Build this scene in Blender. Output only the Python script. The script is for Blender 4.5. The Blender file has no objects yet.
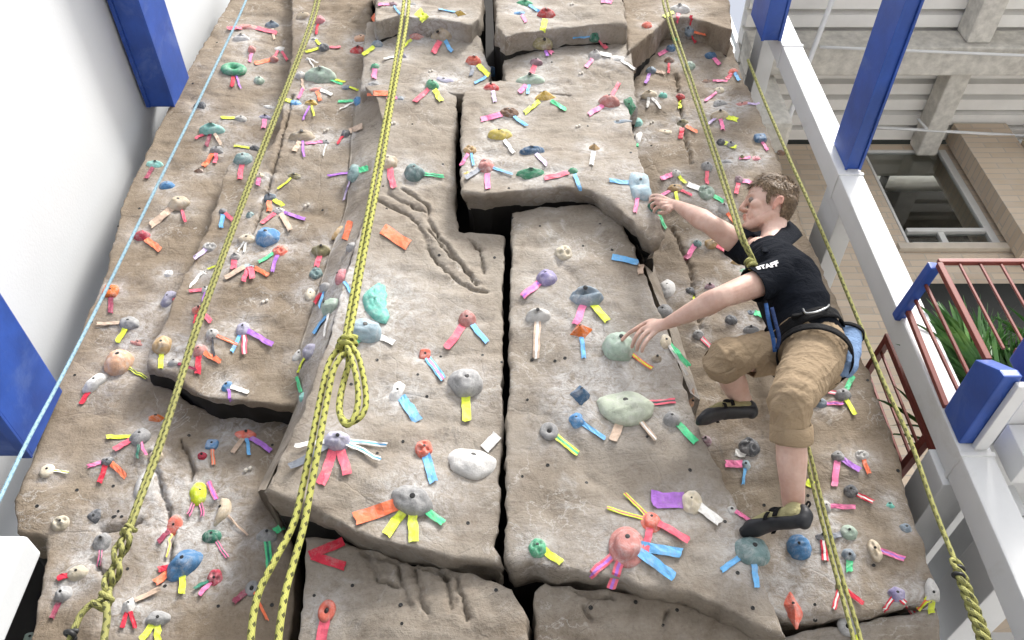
import bpy, bmesh, math, random
import numpy as np
from mathutils import Vector, Matrix, noise
from mathutils.bvhtree import BVHTree
from mathutils.geometry import delaunay_2d_cdt
random.seed(7)
SC = bpy.context.scene
COL = SC.collection
R = math.radians
F = 835.0; TH = R(43); CT, ST = math.cos(TH), math.sin(TH); CAMZ = 1.5
WALL = 3.0

# ---------------------------------------------------------------- helpers
def ray(px, py):
    u = (px-512)/F; v = (320-py)/F
    return Vector((u, CT-v*ST, ST+v*CT))
CAM = Vector((0, 0, CAMZ))
def P(px, py, y):
    d = ray(px, py); return CAM + d*(y/d.y)
def PZ(px, py, z):
    d = ray(px, py); return CAM + d*((z-CAMZ)/d.z)
def tag(o, label=None, cat=None, group=None, kind=None):
    if label: o['label'] = label
    if cat: o['category'] = cat
    if group: o['group'] = group
    if kind: o['kind'] = kind
    return o
def empty(name, loc, label=None, cat=None, group=None):
    o = bpy.data.objects.new(name, None); COL.objects.link(o); o.location = loc
    o.empty_display_size = .1
    return tag(o, label, cat, group)
def link(name, me, mat=None, parent=None, smooth=False):
    o = bpy.data.objects.new(name, me); COL.objects.link(o)
    if mat is not None:
        for m in (mat if isinstance(mat, (list, tuple)) else [mat]): me.materials.append(m)
    if smooth:
        me.polygons.foreach_set('use_smooth', [True]*len(me.polygons))
    if parent is not None:
        o.parent = parent
        o.matrix_parent_inverse = Matrix.Translation(-Vector(parent_loc(parent)))
    return o
def parent_loc(p):
    return p.location if p.parent is None else (0, 0, 0)
def mesh(name, verts, faces, mat=None, parent=None, smooth=False, mi=None, uv=None):
    me = bpy.data.meshes.new(name)
    me.from_pydata([tuple(v) for v in verts], [], faces)
    if uv is not None:
        l = me.uv_layers.new(name='UVMap')
        li = [uv[v] for f in faces for v in f]
        l.data.foreach_set('uv', [c for p in li for c in p])
    me.update()
    o = link(name, me, mat, parent, smooth)
    if mi: me.polygons.foreach_set('material_index', mi)
    return o
class MB:
    def __init__(s): s.v = []; s.f = []
    def add(s, v, f):
        b = len(s.v); s.v += [tuple(p) for p in v]; s.f += [tuple(i+b for i in q) for q in f]
    def box(s, x0, x1, y0, y1, z0, z1):
        v = [(x, y, z) for x in (x0, x1) for y in (y0, y1) for z in (z0, z1)]
        s.add(v, [(0,1,3,2),(4,6,7,5),(0,4,5,1),(2,3,7,6),(0,2,6,4),(1,5,7,3)])
    def bar(s, a, b, w, h=None, n=4, up=(0,0,1)):
        a = Vector(a); b = Vector(b); h = h or w; t = (b-a).normalized(); up = Vector(up)
        if abs(t.dot(up)) > .95: up = Vector((0,1,0))
        x = t.cross(up).normalized(); y = x.cross(t)
        v = []
        for c in (a, b):
            for k in range(n):
                an = 2*math.pi*(k+.5)/n
                q = math.sqrt(2) if n == 4 else 1
                v.append(c + x*(math.cos(an)*w/2*q) + y*(math.sin(an)*h/2*q))
        f = [(k, (k+1) % n, n+(k+1) % n, n+k) for k in range(n)] + [tuple(range(n))[::-1], tuple(range(n, 2*n))]
        s.add(v, f)
    def build(s, name, mat=None, parent=None, smooth=False, bevel=0):
        o = mesh(name, s.v, s.f, mat, parent, smooth)
        if bevel:
            bm = bmesh.new(); bm.from_mesh(o.data)
            bmesh.ops.recalc_face_normals(bm, faces=bm.faces)
            bmesh.ops.bevel(bm, geom=[e for e in bm.edges], offset=bevel, segments=2, profile=.6, affect='EDGES')
            bm.to_mesh(o.data); bm.free()
        return o
def tube(path, r, n=8, closed=False):
    """verts, faces, uv of a tube along points (Vectors); r number or list"""
    N = len(path); v = []; f = []; uv = []; L = 0
    up = Vector((.3, -1, .2)).normalized()
    x = None
    for i, p in enumerate(path):
        a = path[max(i-1, 0)]; b = path[min(i+1, N-1)]
        if closed: a = path[(i-1) % N]; b = path[(i+1) % N]
        t = (b-a).normalized()
        if x is None: x = t.cross(up).normalized()
        x = (x - t*x.dot(t)).normalized(); y = t.cross(x)
        if i: L += (p-path[i-1]).length
        rr = r[i] if isinstance(r, (list, tuple)) else r
        for k in range(n):
            an = 2*math.pi*k/n
            v.append(p + x*(rr*math.cos(an)) + y*(rr*math.sin(an))); uv.append((k/n, L))
    for i in range(N if closed else N-1):
        for k in range(n):
            j = (i+1) % N
            f.append((i*n+k, i*n+(k+1) % n, j*n+(k+1) % n, j*n+k))
    if not closed:
        f.append(tuple(range(n))[::-1]); f.append(tuple(range((N-1)*n, N*n)))
    return v, f, uv
def spline(pts, n=8):
    pts = [Vector(p) for p in pts]; out = []
    Q = [pts[0]*2-pts[1]] + pts + [pts[-1]*2-pts[-2]]
    for i in range(1, len(Q)-2):
        a, b, c, d = Q[i-1:i+3]
        for k in range(n):
            t = k/n
            out.append(.5*((2*b)+(c-a)*t+(2*a-5*b+4*c-d)*t*t+(3*b-a-3*c+d)*t**3))
    out.append(pts[-1]); return out

# ---------------------------------------------------------------- materials
def newmat(name):
    m = bpy.data.materials.new(name); m.use_nodes = True
    nt = m.node_tree; b = nt.nodes['Principled BSDF']
    return m, nt, b
def nd(nt, typ, **kw):
    n = nt.nodes.new(typ)
    for k, v in kw.items():
        if k.startswith('i_'): n.inputs[k[2:].replace('_', ' ')].default_value = v
        else: setattr(n, k, v)
    return n
def ramp(nt, fac, stops):
    r = nt.nodes.new('ShaderNodeValToRGB'); e = r.color_ramp.elements
    while len(e) < len(stops): e.new(.5)
    for q, (p, c) in zip(e, stops):
        q.position = p; q.color = tuple(c)+(1,) if len(c) == 3 else c
    nt.links.new(fac, r.inputs[0]); return r.outputs[0]
def mix(nt, fac, a, b, bt='MIX'):
    m = nt.nodes.new('ShaderNodeMix'); m.data_type = 'RGBA'; m.blend_type = bt
    for s, i in ((fac, 0), (a, 6), (b, 7)):
        if hasattr(s, 'is_linked'): nt.links.new(s, m.inputs[i])
        elif i == 0: m.inputs[0].default_value = s
        else: m.inputs[i].default_value = tuple(s)+(1,)
    return m.outputs[2]
def math_(nt, op, a, b=0.0):
    m = nt.nodes.new('ShaderNodeMath'); m.operation = op
    for s, i in ((a, 0), (b, 1)):
        if hasattr(s, 'is_linked'): nt.links.new(s, m.inputs[i])
        else: m.inputs[i].default_value = s
    return m.outputs[0]
def tex_noise(nt, scale, detail=4, rough=.55, vec=None, dist=0):
    n = nd(nt, 'ShaderNodeTexNoise'); n.inputs['Scale'].default_value = scale
    n.inputs['Detail'].default_value = detail; n.inputs['Roughness'].default_value = rough
    n.inputs['Distortion'].default_value = dist
    if vec is not None: nt.links.new(vec, n.inputs['Vector'])
    return n.outputs[0]
def geo(nt): return nt.nodes.new('ShaderNodeNewGeometry').outputs['Position']
def objc(nt): return nt.nodes.new('ShaderNodeTexCoord').outputs['Object']
def mapping(nt, vec, scale=(1,1,1), rot=(0,0,0)):
    m = nt.nodes.new('ShaderNodeMapping'); nt.links.new(vec, m.inputs[0])
    m.inputs['Scale'].default_value = scale; m.inputs['Rotation'].default_value = rot
    return m.outputs[0]
def bump(nt, b, h, strength=.4, dist=.01):
    n = nt.nodes.new('ShaderNodeBump'); n.inputs['Strength'].default_value = strength
    n.inputs['Distance'].default_value = dist
    nt.links.new(h, n.inputs['Height']); nt.links.new(n.outputs[0], b.inputs['Normal'])
def basic(name, c, rough=.5, var=.12, scale=9, bmp=.1, metal=0, spec=.4, dirt=None):
    m, nt, b = newmat(name)
    n = tex_noise(nt, scale, 5, .6, objc(nt))
    lo = [x*(1-var) for x in c]; hi = [min(1, x*(1+var)) for x in c]
    col = ramp(nt, n, [(.3, lo), (.7, hi)])
    if dirt:
        n2 = tex_noise(nt, 3.1, 8, .7, objc(nt), .6)
        col = mix(nt, ramp(nt, n2, [(.55, (0,0,0)), (.75, (.6,.6,.6))]), col, dirt)
    nt.links.new(col, b.inputs['Base Color'])
    b.inputs['Roughness'].default_value = rough; b.inputs['Metallic'].default_value = metal
    b.inputs['Specular IOR Level'].default_value = spec
    if bmp:
        n3 = tex_noise(nt, 60, 4, .6, objc(nt)); bump(nt, b, n3, bmp, .003)
    return m

def rock_material(name='wall_rock', tint=(1, .995, .985)):
    m, nt, b = newmat(name)
    p = geo(nt)
    big = tex_noise(nt, 1.3, 5, .6, p, .3)
    strat = tex_noise(nt, 2.2, 7, .65, mapping(nt, p, (1, 1, 3.5)), .8)
    mid = tex_noise(nt, 9, 7, .65, p, .4)
    fine = tex_noise(nt, 75, 4, .7, p)
    c = ramp(nt, strat, [(.25, (.175, .142, .108)), (.5, (.262, .222, .178)), (.78, (.335, .298, .252))])
    c = mix(nt, ramp(nt, big, [(.35, (0,0,0)), (.7, (.75,.75,.75))]), c, (.315, .285, .245))
    c = mix(nt, ramp(nt, mid, [(.3, (.6,.6,.6)), (.5, (0,0,0))]), c, (.165, .13, .098))
    c = mix(nt, ramp(nt, fine, [(.53, (0,0,0)), (.75, (.35,.35,.35))]), c, (.37, .35, .31))
    c = mix(nt, ramp(nt, fine, [(.25, (.4,.4,.4)), (.45, (0,0,0))]), c, (.085, .07, .056))
    # black scuffs left by rubber soles
    sc = tex_noise(nt, 14, 3, .5, mapping(nt, p, (1, 1, .5)), 1.2)
    sc2 = tex_noise(nt, 1.9, 3, .5, p)
    sm = math_(nt, 'MULTIPLY', ramp(nt, sc, [(.62, (0,0,0)), (.74, (.55,.55,.55))]), ramp(nt, sc2, [(.5, (0,0,0)), (.62, (1,1,1))]))
    c = mix(nt, sm, c, (.085, .075, .065))
    c = mix(nt, 1.0, c, tint, 'MULTIPLY')
    at = nd(nt, 'ShaderNodeAttribute', attribute_name='chalk')
    cn = tex_noise(nt, 22, 8, .75, p, 1.0)
    ck = math_(nt, 'MULTIPLY', at.outputs['Fac'], ramp(nt, cn, [(.36, (.05,.05,.05)), (.68, (.95,.95,.95))]))
    c = mix(nt, ck, c, (.58, .575, .575))
    # loose chalk smears
    s3 = tex_noise(nt, 5, 9, .72, mapping(nt, p, (1, 1, .8)), 2.0)
    s4 = tex_noise(nt, 1.1, 3, .5, p)
    sm2 = math_(nt, 'MULTIPLY', ramp(nt, s3, [(.56, (0,0,0)), (.72, (.6,.6,.6))]), ramp(nt, s4, [(.42, (0,0,0)), (.6, (1,1,1))]))
    c = mix(nt, sm2, c, (.47, .46, .445))
    v1 = tex_noise(nt, 6.5, 6, .6, p, .6)
    vl = ramp(nt, math_(nt, 'ABSOLUTE', math_(nt, 'SUBTRACT', v1, .5)), [(.003, (.5,.5,.5)), (.013, (0,0,0))])
    vm = ramp(nt, tex_noise(nt, 2.1, 3, .5, mapping(nt, p, (1, 1, 1.3))), [(.52, (0,0,0)), (.62, (1,1,1))])
    c = mix(nt, math_(nt, 'MULTIPLY', vl, vm), c, (.50, .485, .46))
    v2 = tex_noise(nt, 4.1, 6, .6, mapping(nt, p, (1, 1, 1.6)), .9)
    dl = ramp(nt, math_(nt, 'ABSOLUTE', math_(nt, 'SUBTRACT', v2, .5)), [(.002, (.5,.5,.5)), (.007, (0,0,0))])
    dm = ramp(nt, tex_noise(nt, 1.7, 3, .5, mapping(nt, p, (1.2, 1, 1))), [(.54, (0,0,0)), (.64, (1,1,1))])
    c = mix(nt, math_(nt, 'MULTIPLY', dl, dm), c, (.075, .06, .047))
    nt.links.new(c, b.inputs['Base Color'])
    b.inputs['Roughness'].default_value = .85; b.inputs['Specular IOR Level'].default_value = .2
    vor = nd(nt, 'ShaderNodeTexVoronoi', feature='DISTANCE_TO_EDGE'); vor.inputs['Scale'].default_value = 2.2
    nt.links.new(mix(nt, .12, p, tex_noise(nt, 3, 4, .6, p)), vor.inputs['Vector'])
    cr = ramp(nt, vor.outputs['Distance'], [(0, (0,0,0)), (.012, (1,1,1))])
    h = math_(nt, 'ADD', math_(nt, 'MULTIPLY', mid, 1.0), math_(nt, 'MULTIPLY', fine, .32))
    h = math_(nt, 'ADD', h, math_(nt, 'MULTIPLY', strat, .8))
    h = math_(nt, 'ADD', h, math_(nt, 'MULTIPLY', cr, .10))
    bump(nt, b, h, .62, .018)
    return m
ROCK = rock_material()
BROWN = rock_material('wall_rock_brown', (.84, .775, .69))
GAP_SHADE = None

def hold_material(name, c):
    m, nt, b = newmat('resin_'+name)
    oi = nd(nt, 'ShaderNodeObjectInfo')
    co = nt.nodes.new('ShaderNodeVectorMath'); co.operation = 'ADD'
    nt.links.new(geo(nt), co.inputs[0]); nt.links.new(oi.outputs['Random'], co.inputs[1])
    n = tex_noise(nt, 14, 6, .65, co.outputs[0], .5)
    lo = [x*.72 for x in c]; hi = [min(.9, x*1.15+.01) for x in c]
    col = ramp(nt, n, [(.3, lo), (.65, hi)])
    n2 = tex_noise(nt, 26, 7, .7, co.outputs[0], .8)
    col = mix(nt, ramp(nt, n2, [(.46, (0,0,0)), (.72, (.55,.55,.55))]), col, (.62, .61, .60))
    n4 = tex_noise(nt, 60, 3, .6, co.outputs[0])
    col = mix(nt, ramp(nt, n4, [(.25, (.5,.5,.5)), (.4, (0,0,0))]), col, [x*.4 for x in c])
    hv = nd(nt, 'ShaderNodeHueSaturation'); nt.links.new(col, hv.inputs['Color'])
    nt.links.new(math_(nt, 'ADD', math_(nt, 'MULTIPLY', oi.outputs['Random'], .35), .82), hv.inputs['Value'])
    nt.links.new(hv.outputs[0], b.inputs['Base Color'])
    b.inputs['Roughness'].default_value = .7; b.inputs['Specular IOR Level'].default_value = .25
    n3 = tex_noise(nt, 170, 3, .6, geo(nt)); bump(nt, b, math_(nt, 'ADD', n3, n), .5, .004)
    return m
HC = dict(grey=(.30,.30,.30), dark=(.10,.105,.115), pale=(.52,.51,.49), white=(.66,.65,.63), beige=(.50,.42,.31), cream=(.62,.55,.42),
  tan=(.46,.31,.15), brown=(.22,.13,.085), mustard=(.50,.33,.07), peach=(.60,.36,.23), orange=(.70,.17,.03), coral=(.68,.16,.11),
  red=(.48,.06,.06), crimson=(.42,.04,.07), pink=(.58,.22,.25), rose=(.46,.20,.18), lavender=(.34,.33,.43), violet=(.27,.24,.42), blue=(.09,.24,.46),
  navy=(.06,.13,.23), paleblue=(.33,.44,.50), teal=(.22,.48,.43), seafoam=(.17,.50,.42), green=(.08,.30,.17), darkgreen=(.035,.15,.10),
  sage=(.36,.46,.38), palegreen=(.48,.53,.42), olive=(.27,.24,.13), lime=(.66,.78,.04), bluegrey=(.20,.25,.30), tealgrey=(.17,.26,.26),
  yellow=(.60,.48,.12), mauve=(.30,.19,.22))
HW = dict(dark='dark grey', pale='pale grey', paleblue='pale blue', seafoam='sea green', darkgreen='dark green', palegreen='pale green',
  bluegrey='blue grey', tealgrey='teal grey', lime='fluorescent yellow', navy='dark blue', rose='dusty red')
HM = {k: hold_material(k, v) for k, v in HC.items()}
def tape_material(name, c):
    m, nt, b = newmat('tape_'+name)
    n = tex_noise(nt, 40, 5, .6, geo(nt), .4)
    col = ramp(nt, n, [(.3, [x*.8 for x in c]), (.62, [min(.95, x*1.08) for x in c])])
    n2 = tex_noise(nt, 18, 7, .75, geo(nt), .7)
    col = mix(nt, ramp(nt, n2, [(.50, (0,0,0)), (.72, (.6,.6,.6))]), col, (.42, .39, .35))
    nt.links.new(col, b.inputs['Base Color']); b.inputs['Roughness'].default_value = .6
    b.inputs['Specular IOR Level'].default_value = .3
    bump(nt, b, tex_noise(nt, 90, 3, .6, geo(nt)), .4, .003)
    return m
TC = dict(p=(.78,.13,.19), m=(.86,.22,.42), r=(.62,.03,.06), o=(.88,.20,.09), y=(.74,.84,.07), g=(.10,.66,.30), b=(.16,.45,.80),
  v=(.42,.17,.62), w=(.80,.79,.76), t=(.56,.42,.32), k=(.05,.05,.06), a=(.20,.22,.26), n=(.28,.05,.09), l=(.62,.50,.74), e=(.04,.20,.14))
TW = dict(p='pink', m='bright pink', r='red', o='orange', y='yellow', g='green', b='blue', v='violet', w='white', t='tan', k='black', a='grey',
  n='maroon', l='lilac', e='dark green')
TM = {k: tape_material(k, v) for k, v in TC.items()}
BOLT = basic('bolt_steel_dark', (.02, .02, .02), .5, .2)
WHITE = basic('white_paint', (.70, .71, .715), .55, .05, 2.5, .1, dirt=(.50, .49, .46))
PLASTER = basic('white_plaster', (.66, .68, .695), .8, .025, 1.4, .25)
BLUE = basic('blue_steel_paint', (.022, .075, .34), .42, .25, 4, .2, spec=.5, dirt=(.13, .20, .44))
REDM = basic('red_rail_paint', (.20, .048, .036), .45, .15, 8, .05)
CONC = basic('rough_concrete', (.60, .58, .53), .9, .22, 14, .9, dirt=(.27, .25, .22))
DECK = basic('galvanised_deck', (.80, .79, .76), .6, .08, 3, .05)
DARKG, nt_, b_ = newmat('dark_glass'); b_.inputs['Base Color'].default_value = (.006, .008, .007, 1); b_.inputs['Roughness'].default_value = .25; b_.inputs['Specular IOR Level'].default_value = .15
ALU = basic('window_aluminium', (.62, .62, .60), .45, .05)
MATS = basic('added_dark_mat', (.035, .037, .045), .8, .2, 3, .2)
FLOOR = basic('floor_concrete', (.58, .57, .55), .9, .2, 6, .3)
def brick_material():
    m, nt, b = newmat('tan_brick')
    p = geo(nt)
    sx = nd(nt, 'ShaderNodeSeparateXYZ'); nt.links.new(p, sx.inputs[0])
    cx = nd(nt, 'ShaderNodeCombineXYZ')
    nt.links.new(math_(nt, 'ADD', sx.outputs[0], sx.outputs[1]), cx.inputs[0]); nt.links.new(sx.outputs[2], cx.inputs[1])
    br = nd(nt, 'ShaderNodeTexBrick'); nt.links.new(cx.outputs[0], br.inputs['Vector'])
    br.inputs['Scale'].default_value = 1; br.inputs['Brick Width'].default_value = .30; br.inputs['Row Height'].default_value = .075
    br.inputs['Mortar Size'].default_value = .006; br.inputs['Color1'].default_value = (.60, .49, .37, 1)
    br.inputs['Color2'].default_value = (.48, .38, .28, 1); br.inputs['Mortar'].default_value = (.42, .37, .31, 1)
    c = mix(nt, ramp(nt, tex_noise(nt, 6, 6, .65, p), [(.4, (0,0,0)), (.7, (.5,.5,.5))]), br.outputs['Color'], (.55, .48, .40))
    nt.links.new(c, b.inputs['Base Color']); b.inputs['Roughness'].default_value = .85
    bump(nt, b, math_(nt, 'SUBTRACT', math_(nt, 'MULTIPLY', tex_noise(nt, 70, 4, .6, p), .4), br.outputs['Fac']), .5, .006)
    return m
BRICK = brick_material()
def rope_material(name, c1, c2, dens=1.0):
    m, nt, b = newmat(name)
    uv = nd(nt, 'ShaderNodeTexCoord').outputs['UV']
    s = nd(nt, 'ShaderNodeSeparateXYZ'); nt.links.new(uv, s.inputs[0])
    t1 = math_(nt, 'ADD', math_(nt, 'MULTIPLY', s.outputs[0], 2.0), math_(nt, 'MULTIPLY', s.outputs[1], 24.0))
    t2 = math_(nt, 'SUBTRACT', math_(nt, 'MULTIPLY', s.outputs[0], 2.0), math_(nt, 'MULTIPLY', s.outputs[1], 24.0))
    f1 = math_(nt, 'LESS_THAN', math_(nt, 'FRACT', t1), .50)
    f2 = math_(nt, 'LESS_THAN', math_(nt, 'FRACT', t2), .42)
    fl = math_(nt, 'MULTIPLY', math_(nt, 'MULTIPLY', f1, f2), dens)
    n = tex_noise(nt, 8, 4, .6, geo(nt))
    c = mix(nt, fl, ramp(nt, n, [(.3, [x*.8 for x in c1]), (.7, c1)]), c2)
    nt.links.new(c, b.inputs['Base Color']); b.inputs['Roughness'].default_value = .8
    b.inputs['Specular IOR Level'].default_value = .2
    k = math_(nt, 'ADD', math_(nt, 'SINE', math_(nt, 'MULTIPLY', t1, 25.13)), math_(nt, 'SINE', math_(nt, 'MULTIPLY', t2, 25.13)))
    bump(nt, b, k, .35, .002)
    return m
ROPEY = rope_material('rope_yellow', (.46, .46, .125), (.085, .085, .035))
ROPEO = rope_material('rope_olive', (.34, .335, .12), (.10, .10, .045))
ROPEB = rope_material('rope_blue', (.30, .45, .53), (.15, .27, .36), .8)

GAP_SHADE = basic('gap_shade_black', (.018, .016, .014), .9, .2)  # near-black for deep panel sides and backing, paints shade into the gaps
# ---------------------------------------------------------------- the climbing wall
def inside(pts, poly):
    x, z = pts[:, 0], pts[:, 1]; c = np.zeros(len(pts), bool); n = len(poly)
    for i in range(n):
        x1, z1 = poly[i]; x2, z2 = poly[(i+1) % n]
        if z1 == z2: continue
        c ^= ((z1 > z) != (z2 > z)) & (x < (x2-x1)*(z-z1)/(z2-z1)+x1)
    return c
def dist_poly(pts, poly, closed=True):
    d = np.full(len(pts), 1e9); n = len(poly)
    for i in range(n if closed else n-1):
        a = poly[i]; b = poly[(i+1) % n]; ab = b-a; L = (ab**2).sum()+1e-12
        t = np.clip(((pts-a)@ab)/L, 0, 1)
        d = np.minimum(d, np.hypot(*(pts-(a+t[:, None]*ab)).T))
    return d
ALLV, ALLF = [], []
PANELS = []
wall_root = empty('climbing_wall', (0, WALL, 0), 'tall grey brown artificial rock climbing wall split by dark cracks', 'climbing wall')
def panel(poly, ctrl, bev=.03, s=.02, seed=0, back=3.4, amp=1.0, grooves=(), lip=0, shade_rings=1, rock=None):
    bev *= .62
    A = np.array([[1, *(lambda w: (w.x, w.z))(P(a, b, WALL-o))] for a, b, o in ctrl]); O = np.array([c[2] for c in ctrl])
    k = np.linalg.lstsq(A, O, rcond=None)[0]
    def onplane(px, py):
        d = ray(px, py)   # y = WALL-(k0+k1 x+k2 z)
        t = (WALL-k[0]-k[2]*CAMZ)/(d.y+k[1]*d.x+k[2]*d.z)
        return np.array([d.x*t, CAMZ+d.z*t])
    W = np.array([onplane(*p) for p in poly])
    area = .5*np.sum(W[:, 0]*np.roll(W[:, 1], -1)-W[:, 1]*np.roll(W[:, 0], -1))
    if area < 0: W = W[::-1]
    B = []
    for i in range(len(W)):
        a, b = W[i], W[(i+1) % len(W)]; L = np.hypot(*(b-a)); n = max(1, int(L/s))
        t = (b-a)/L; nr = np.array([t[1], -t[0]])
        for j in range(n):
            q = a+(b-a)*j/n
            e = .011*noise.noise(Vector((q[0]*5, q[1]*5, seed)))+.008*noise.noise(Vector((q[0]*17, q[1]*17, seed)))+.006*noise.noise(Vector((q[0]*45, q[1]*45, seed)))
            B.append(q+nr*e*amp)
    B = np.array(B); nb = len(B)
    lo, hi = B.min(0), B.max(0)
    gx, gz = np.meshgrid(np.arange(lo[0], hi[0], s), np.arange(lo[1], hi[1], s))
    G = np.stack([gx.ravel(), gz.ravel()], 1); G += np.random.default_rng(seed).uniform(-.25, .25, G.shape)*s
    gw = [np.array([onplane(*p) for p in g]) for g in grooves]
    if gw:
        dg = np.full(len(G), 9.)
        for g in gw: dg = np.minimum(dg, dist_poly(G, g, False))
        near = G[dg < .028]
        ex = np.concatenate([near+np.array(o)*s for o in ((.33, 0), (0, .33), (.33, .33), (.66, 0), (0, .66), (.66, .33), (.33, .66), (.66, .66))]) if len(near) else near
        G = np.concatenate([G, ex])
    G = G[inside(G, B)]; G = G[dist_poly(G, B) > bev+.35*s]
    tg = np.roll(B, -1, 0)-np.roll(B, 1, 0); tg /= np.hypot(*tg.T)[:, None]
    nin = np.stack([-tg[:, 1], tg[:, 0]], 1)
    rings = []
    for d in (.12, .4, 1.0):
        Q = B+nin*bev*d; Q = Q[inside(Q, B)]; Q = Q[dist_poly(Q, B) > bev*d*.85]; rings.append(Q)
    pts = np.concatenate([B]+rings+[G])
    vs, es, fs, ov, oe, of = delaunay_2d_cdt([Vector(p) for p in pts], [(i, (i+1) % nb) for i in range(nb)], [], 1, 1e-5)
    V = np.array([tuple(v) for v in vs])
    d = dist_poly(V, B)
    off = k[0]+k[1]*V[:, 0]+k[2]*V[:, 1]
    bl = bev*np.array([max(.35, min(2.2, .8+1.6*noise.noise(Vector((x*5, z*5, seed+2)))+.9*noise.noise(Vector((x*16, z*16, seed+3))))) for x, z in V])
    q = np.clip(bl-d, 0, bl); off -= bl-np.sqrt(np.maximum(bl**2-q**2, 0))
    nz = np.array([.030*noise.noise(Vector((x*1.7, z*1.9, seed*3.1)))+.015*noise.noise(Vector((x*4.3, z*5.5, seed)))
                   + .0065*noise.noise(Vector((x*13, z*17, seed+.5)))+.0035*noise.noise(Vector((x*37, z*41, seed+.7)))
                   - .009*max(0, .12-abs(noise.noise(Vector((x*2.6+.4*noise.noise(Vector((x*6, z*6, 3))), z*3.6, seed+9.3)))))/.12 for x, z in V])
    off += nz*amp*np.clip(.35+d/.15, 0, 1)
    WV = V+np.array([(.011*noise.noise(Vector((x*21, z*21, 4)))+.005*noise.noise(Vector((x*60, z*60, 5))), .011*noise.noise(Vector((x*21, z*21, 8)))+.005*noise.noise(Vector((x*60, z*60, 9)))) for x, z in V]) if gw else V
    for gi, g in enumerate(gw):
        dd = dist_poly(WV, g, False)
        wv = np.array([0.0040+.0025*noise.noise(Vector((x*9, z*9, gi))) for x, z in V])
        off -= np.array([.030*max(.15, min(1, .75+1.1*noise.noise(Vector((x*8, z*8, gi+.3))))) for x, z in V])*np.exp(-(dd/wv)**2); off -= .010*np.exp(-(dd/(wv*3.5))**2); off += .006*np.exp(-((dd-.022)/.014)**2)*max(0, math.sin(gi*2.1+1))
    verts = [(x, WALL-o, z) for (x, z), o in zip(V, off)]
    faces = []
    for f in fs:
        a, b, c = (verts[i] for i in f[:3])
        nrm = (Vector(b)-Vector(a)).cross(Vector(c)-Vector(a))
        faces.append(tuple(f) if nrm.y < 0 else tuple(f[::-1]))
    # boundary map -> side walls
    mp = {}
    for i, l in enumerate(ov):
        for j in l:
            if j < nb: mp[j] = i
    loop = [mp[i] for i in range(nb)]
    prev = loop; y0 = np.array([verts[i][1] for i in loop])
    steps = [.03, .07, .12, .18, .26]
    for si, st in enumerate(steps):
        last = si == len(steps)-1
        cur = []
        for j, i in enumerate(loop):
            x, y, z = verts[i]; yy = back if last else min(y+st, back-.01)
            e = .020*noise.noise(Vector((x*7, yy*9, z*7+seed)))+.016*noise.noise(Vector((x*19, yy*23, z*19)))
            sh = nin[j]*(e+lip*st)*min(1, st/.05)
            cur.append(len(verts)); verts.append((x+sh[0], yy, z+sh[1]))
        for j in range(nb):
            j2 = (j+1) % nb
            faces.append((prev[j2], prev[j], cur[j], cur[j2]))
        prev = cur
    o = mesh('panel', verts, faces, [rock or ROCK, GAP_SHADE], wall_root, True, [0]*(len(faces)-shade_rings*nb)+[1]*(shade_rings*nb))  # rearmost side rings carry painted shade instead of rock colour
    b0 = len(ALLV); ALLV.extend(verts); ALLF.extend([tuple(i+b0 for i in f) for f in faces])
    PANELS.append(o); return o
def flank(Lp, Rp, s=.02, seed=0, amp=1.0):
    """oblique rock face between two polylines of (px, py, offset)"""
    n = 60
    def res(pl):
        w = [P(a, b, WALL-o) for a, b, o in pl]
        cum = [0]
        for i in range(1, len(w)): cum.append(cum[-1]+(w[i]-w[i-1]).length)
        out = []
        for k in range(n+1):
            t = cum[-1]*k/n; i = max(j for j in range(len(w)) if cum[j] <= t+1e-9); i = min(i, len(w)-2)
            out.append(w[i].lerp(w[i+1], (t-cum[i])/(cum[i+1]-cum[i])))
        return out
    a, b = res(Lp), res(Rp); m = 14; verts = []; faces = []
    for i in range(n+1):
        for j in range(m+1):
            p = a[i].lerp(b[i], j/m)
            e = .02*noise.noise(p*4.1+Vector((seed, 0, 0)))+.010*noise.noise(p*11)+.004*noise.noise(p*31)
            verts.append((p.x, p.y+e*amp, p.z))
    for i in range(n):
        for j in range(m):
            q = i*(m+1)+j; faces.append((q, q+m+1, q+m+2, q+1))
    nf = len(verts)
    verts += [(x, 3.4, z) for x, y, z in verts[:]]
    bd = [i*(m+1) for i in range(n+1)]
    for l, fl in ((bd, 0), ([i+m for i in bd], 1)):
        for i in range(n):
            q = (l[i], l[i+1], l[i+1]+nf, l[i]+nf); faces.append(q if not fl else q[::-1])
    for r0 in (0, n):
        for j in range(m):
            q = (r0*(m+1)+j, r0*(m+1)+j+1, r0*(m+1)+j+1+nf, r0*(m+1)+j+nf); faces.append(q)
    o = mesh('panel', verts, faces, ROCK, wall_root, True)
    b0 = len(ALLV); ALLV.extend(verts); ALLF.extend([tuple(i+b0 for i in f) for f in faces])
    PANELS.append(o); return o

# lower left wing (large base sheet)
panel([(243,-30),(320,-30),(312,60),(285,150),(240,240),(185,320),(158,352),(153,366),(162,379),(180,395),(190,404),(215,410),(255,413),(296,414),(300,432),(277,488),(273,505),(284,522),(292,540),(295,560),(291,660),(28,660),(40,600),(45,560),(44,538),(17,534),(14,500),(30,462),(52,400),(75,344),(93,303),(107,268),(111,248),(124,198),(147,150),(168,108),(191,65),(210,33),(229,0)],
      [(240,0,.0),(100,350,.03),(280,480,-.04)], .025, .022, 1, rock=BROWN,
      grooves=[[(150,455),(165,500),(172,530),(168,560)],[(100,530),(122,528),(140,520)],[(96,560),(110,590),(104,620)],[(180,440),(192,468),(190,480)]])
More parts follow.
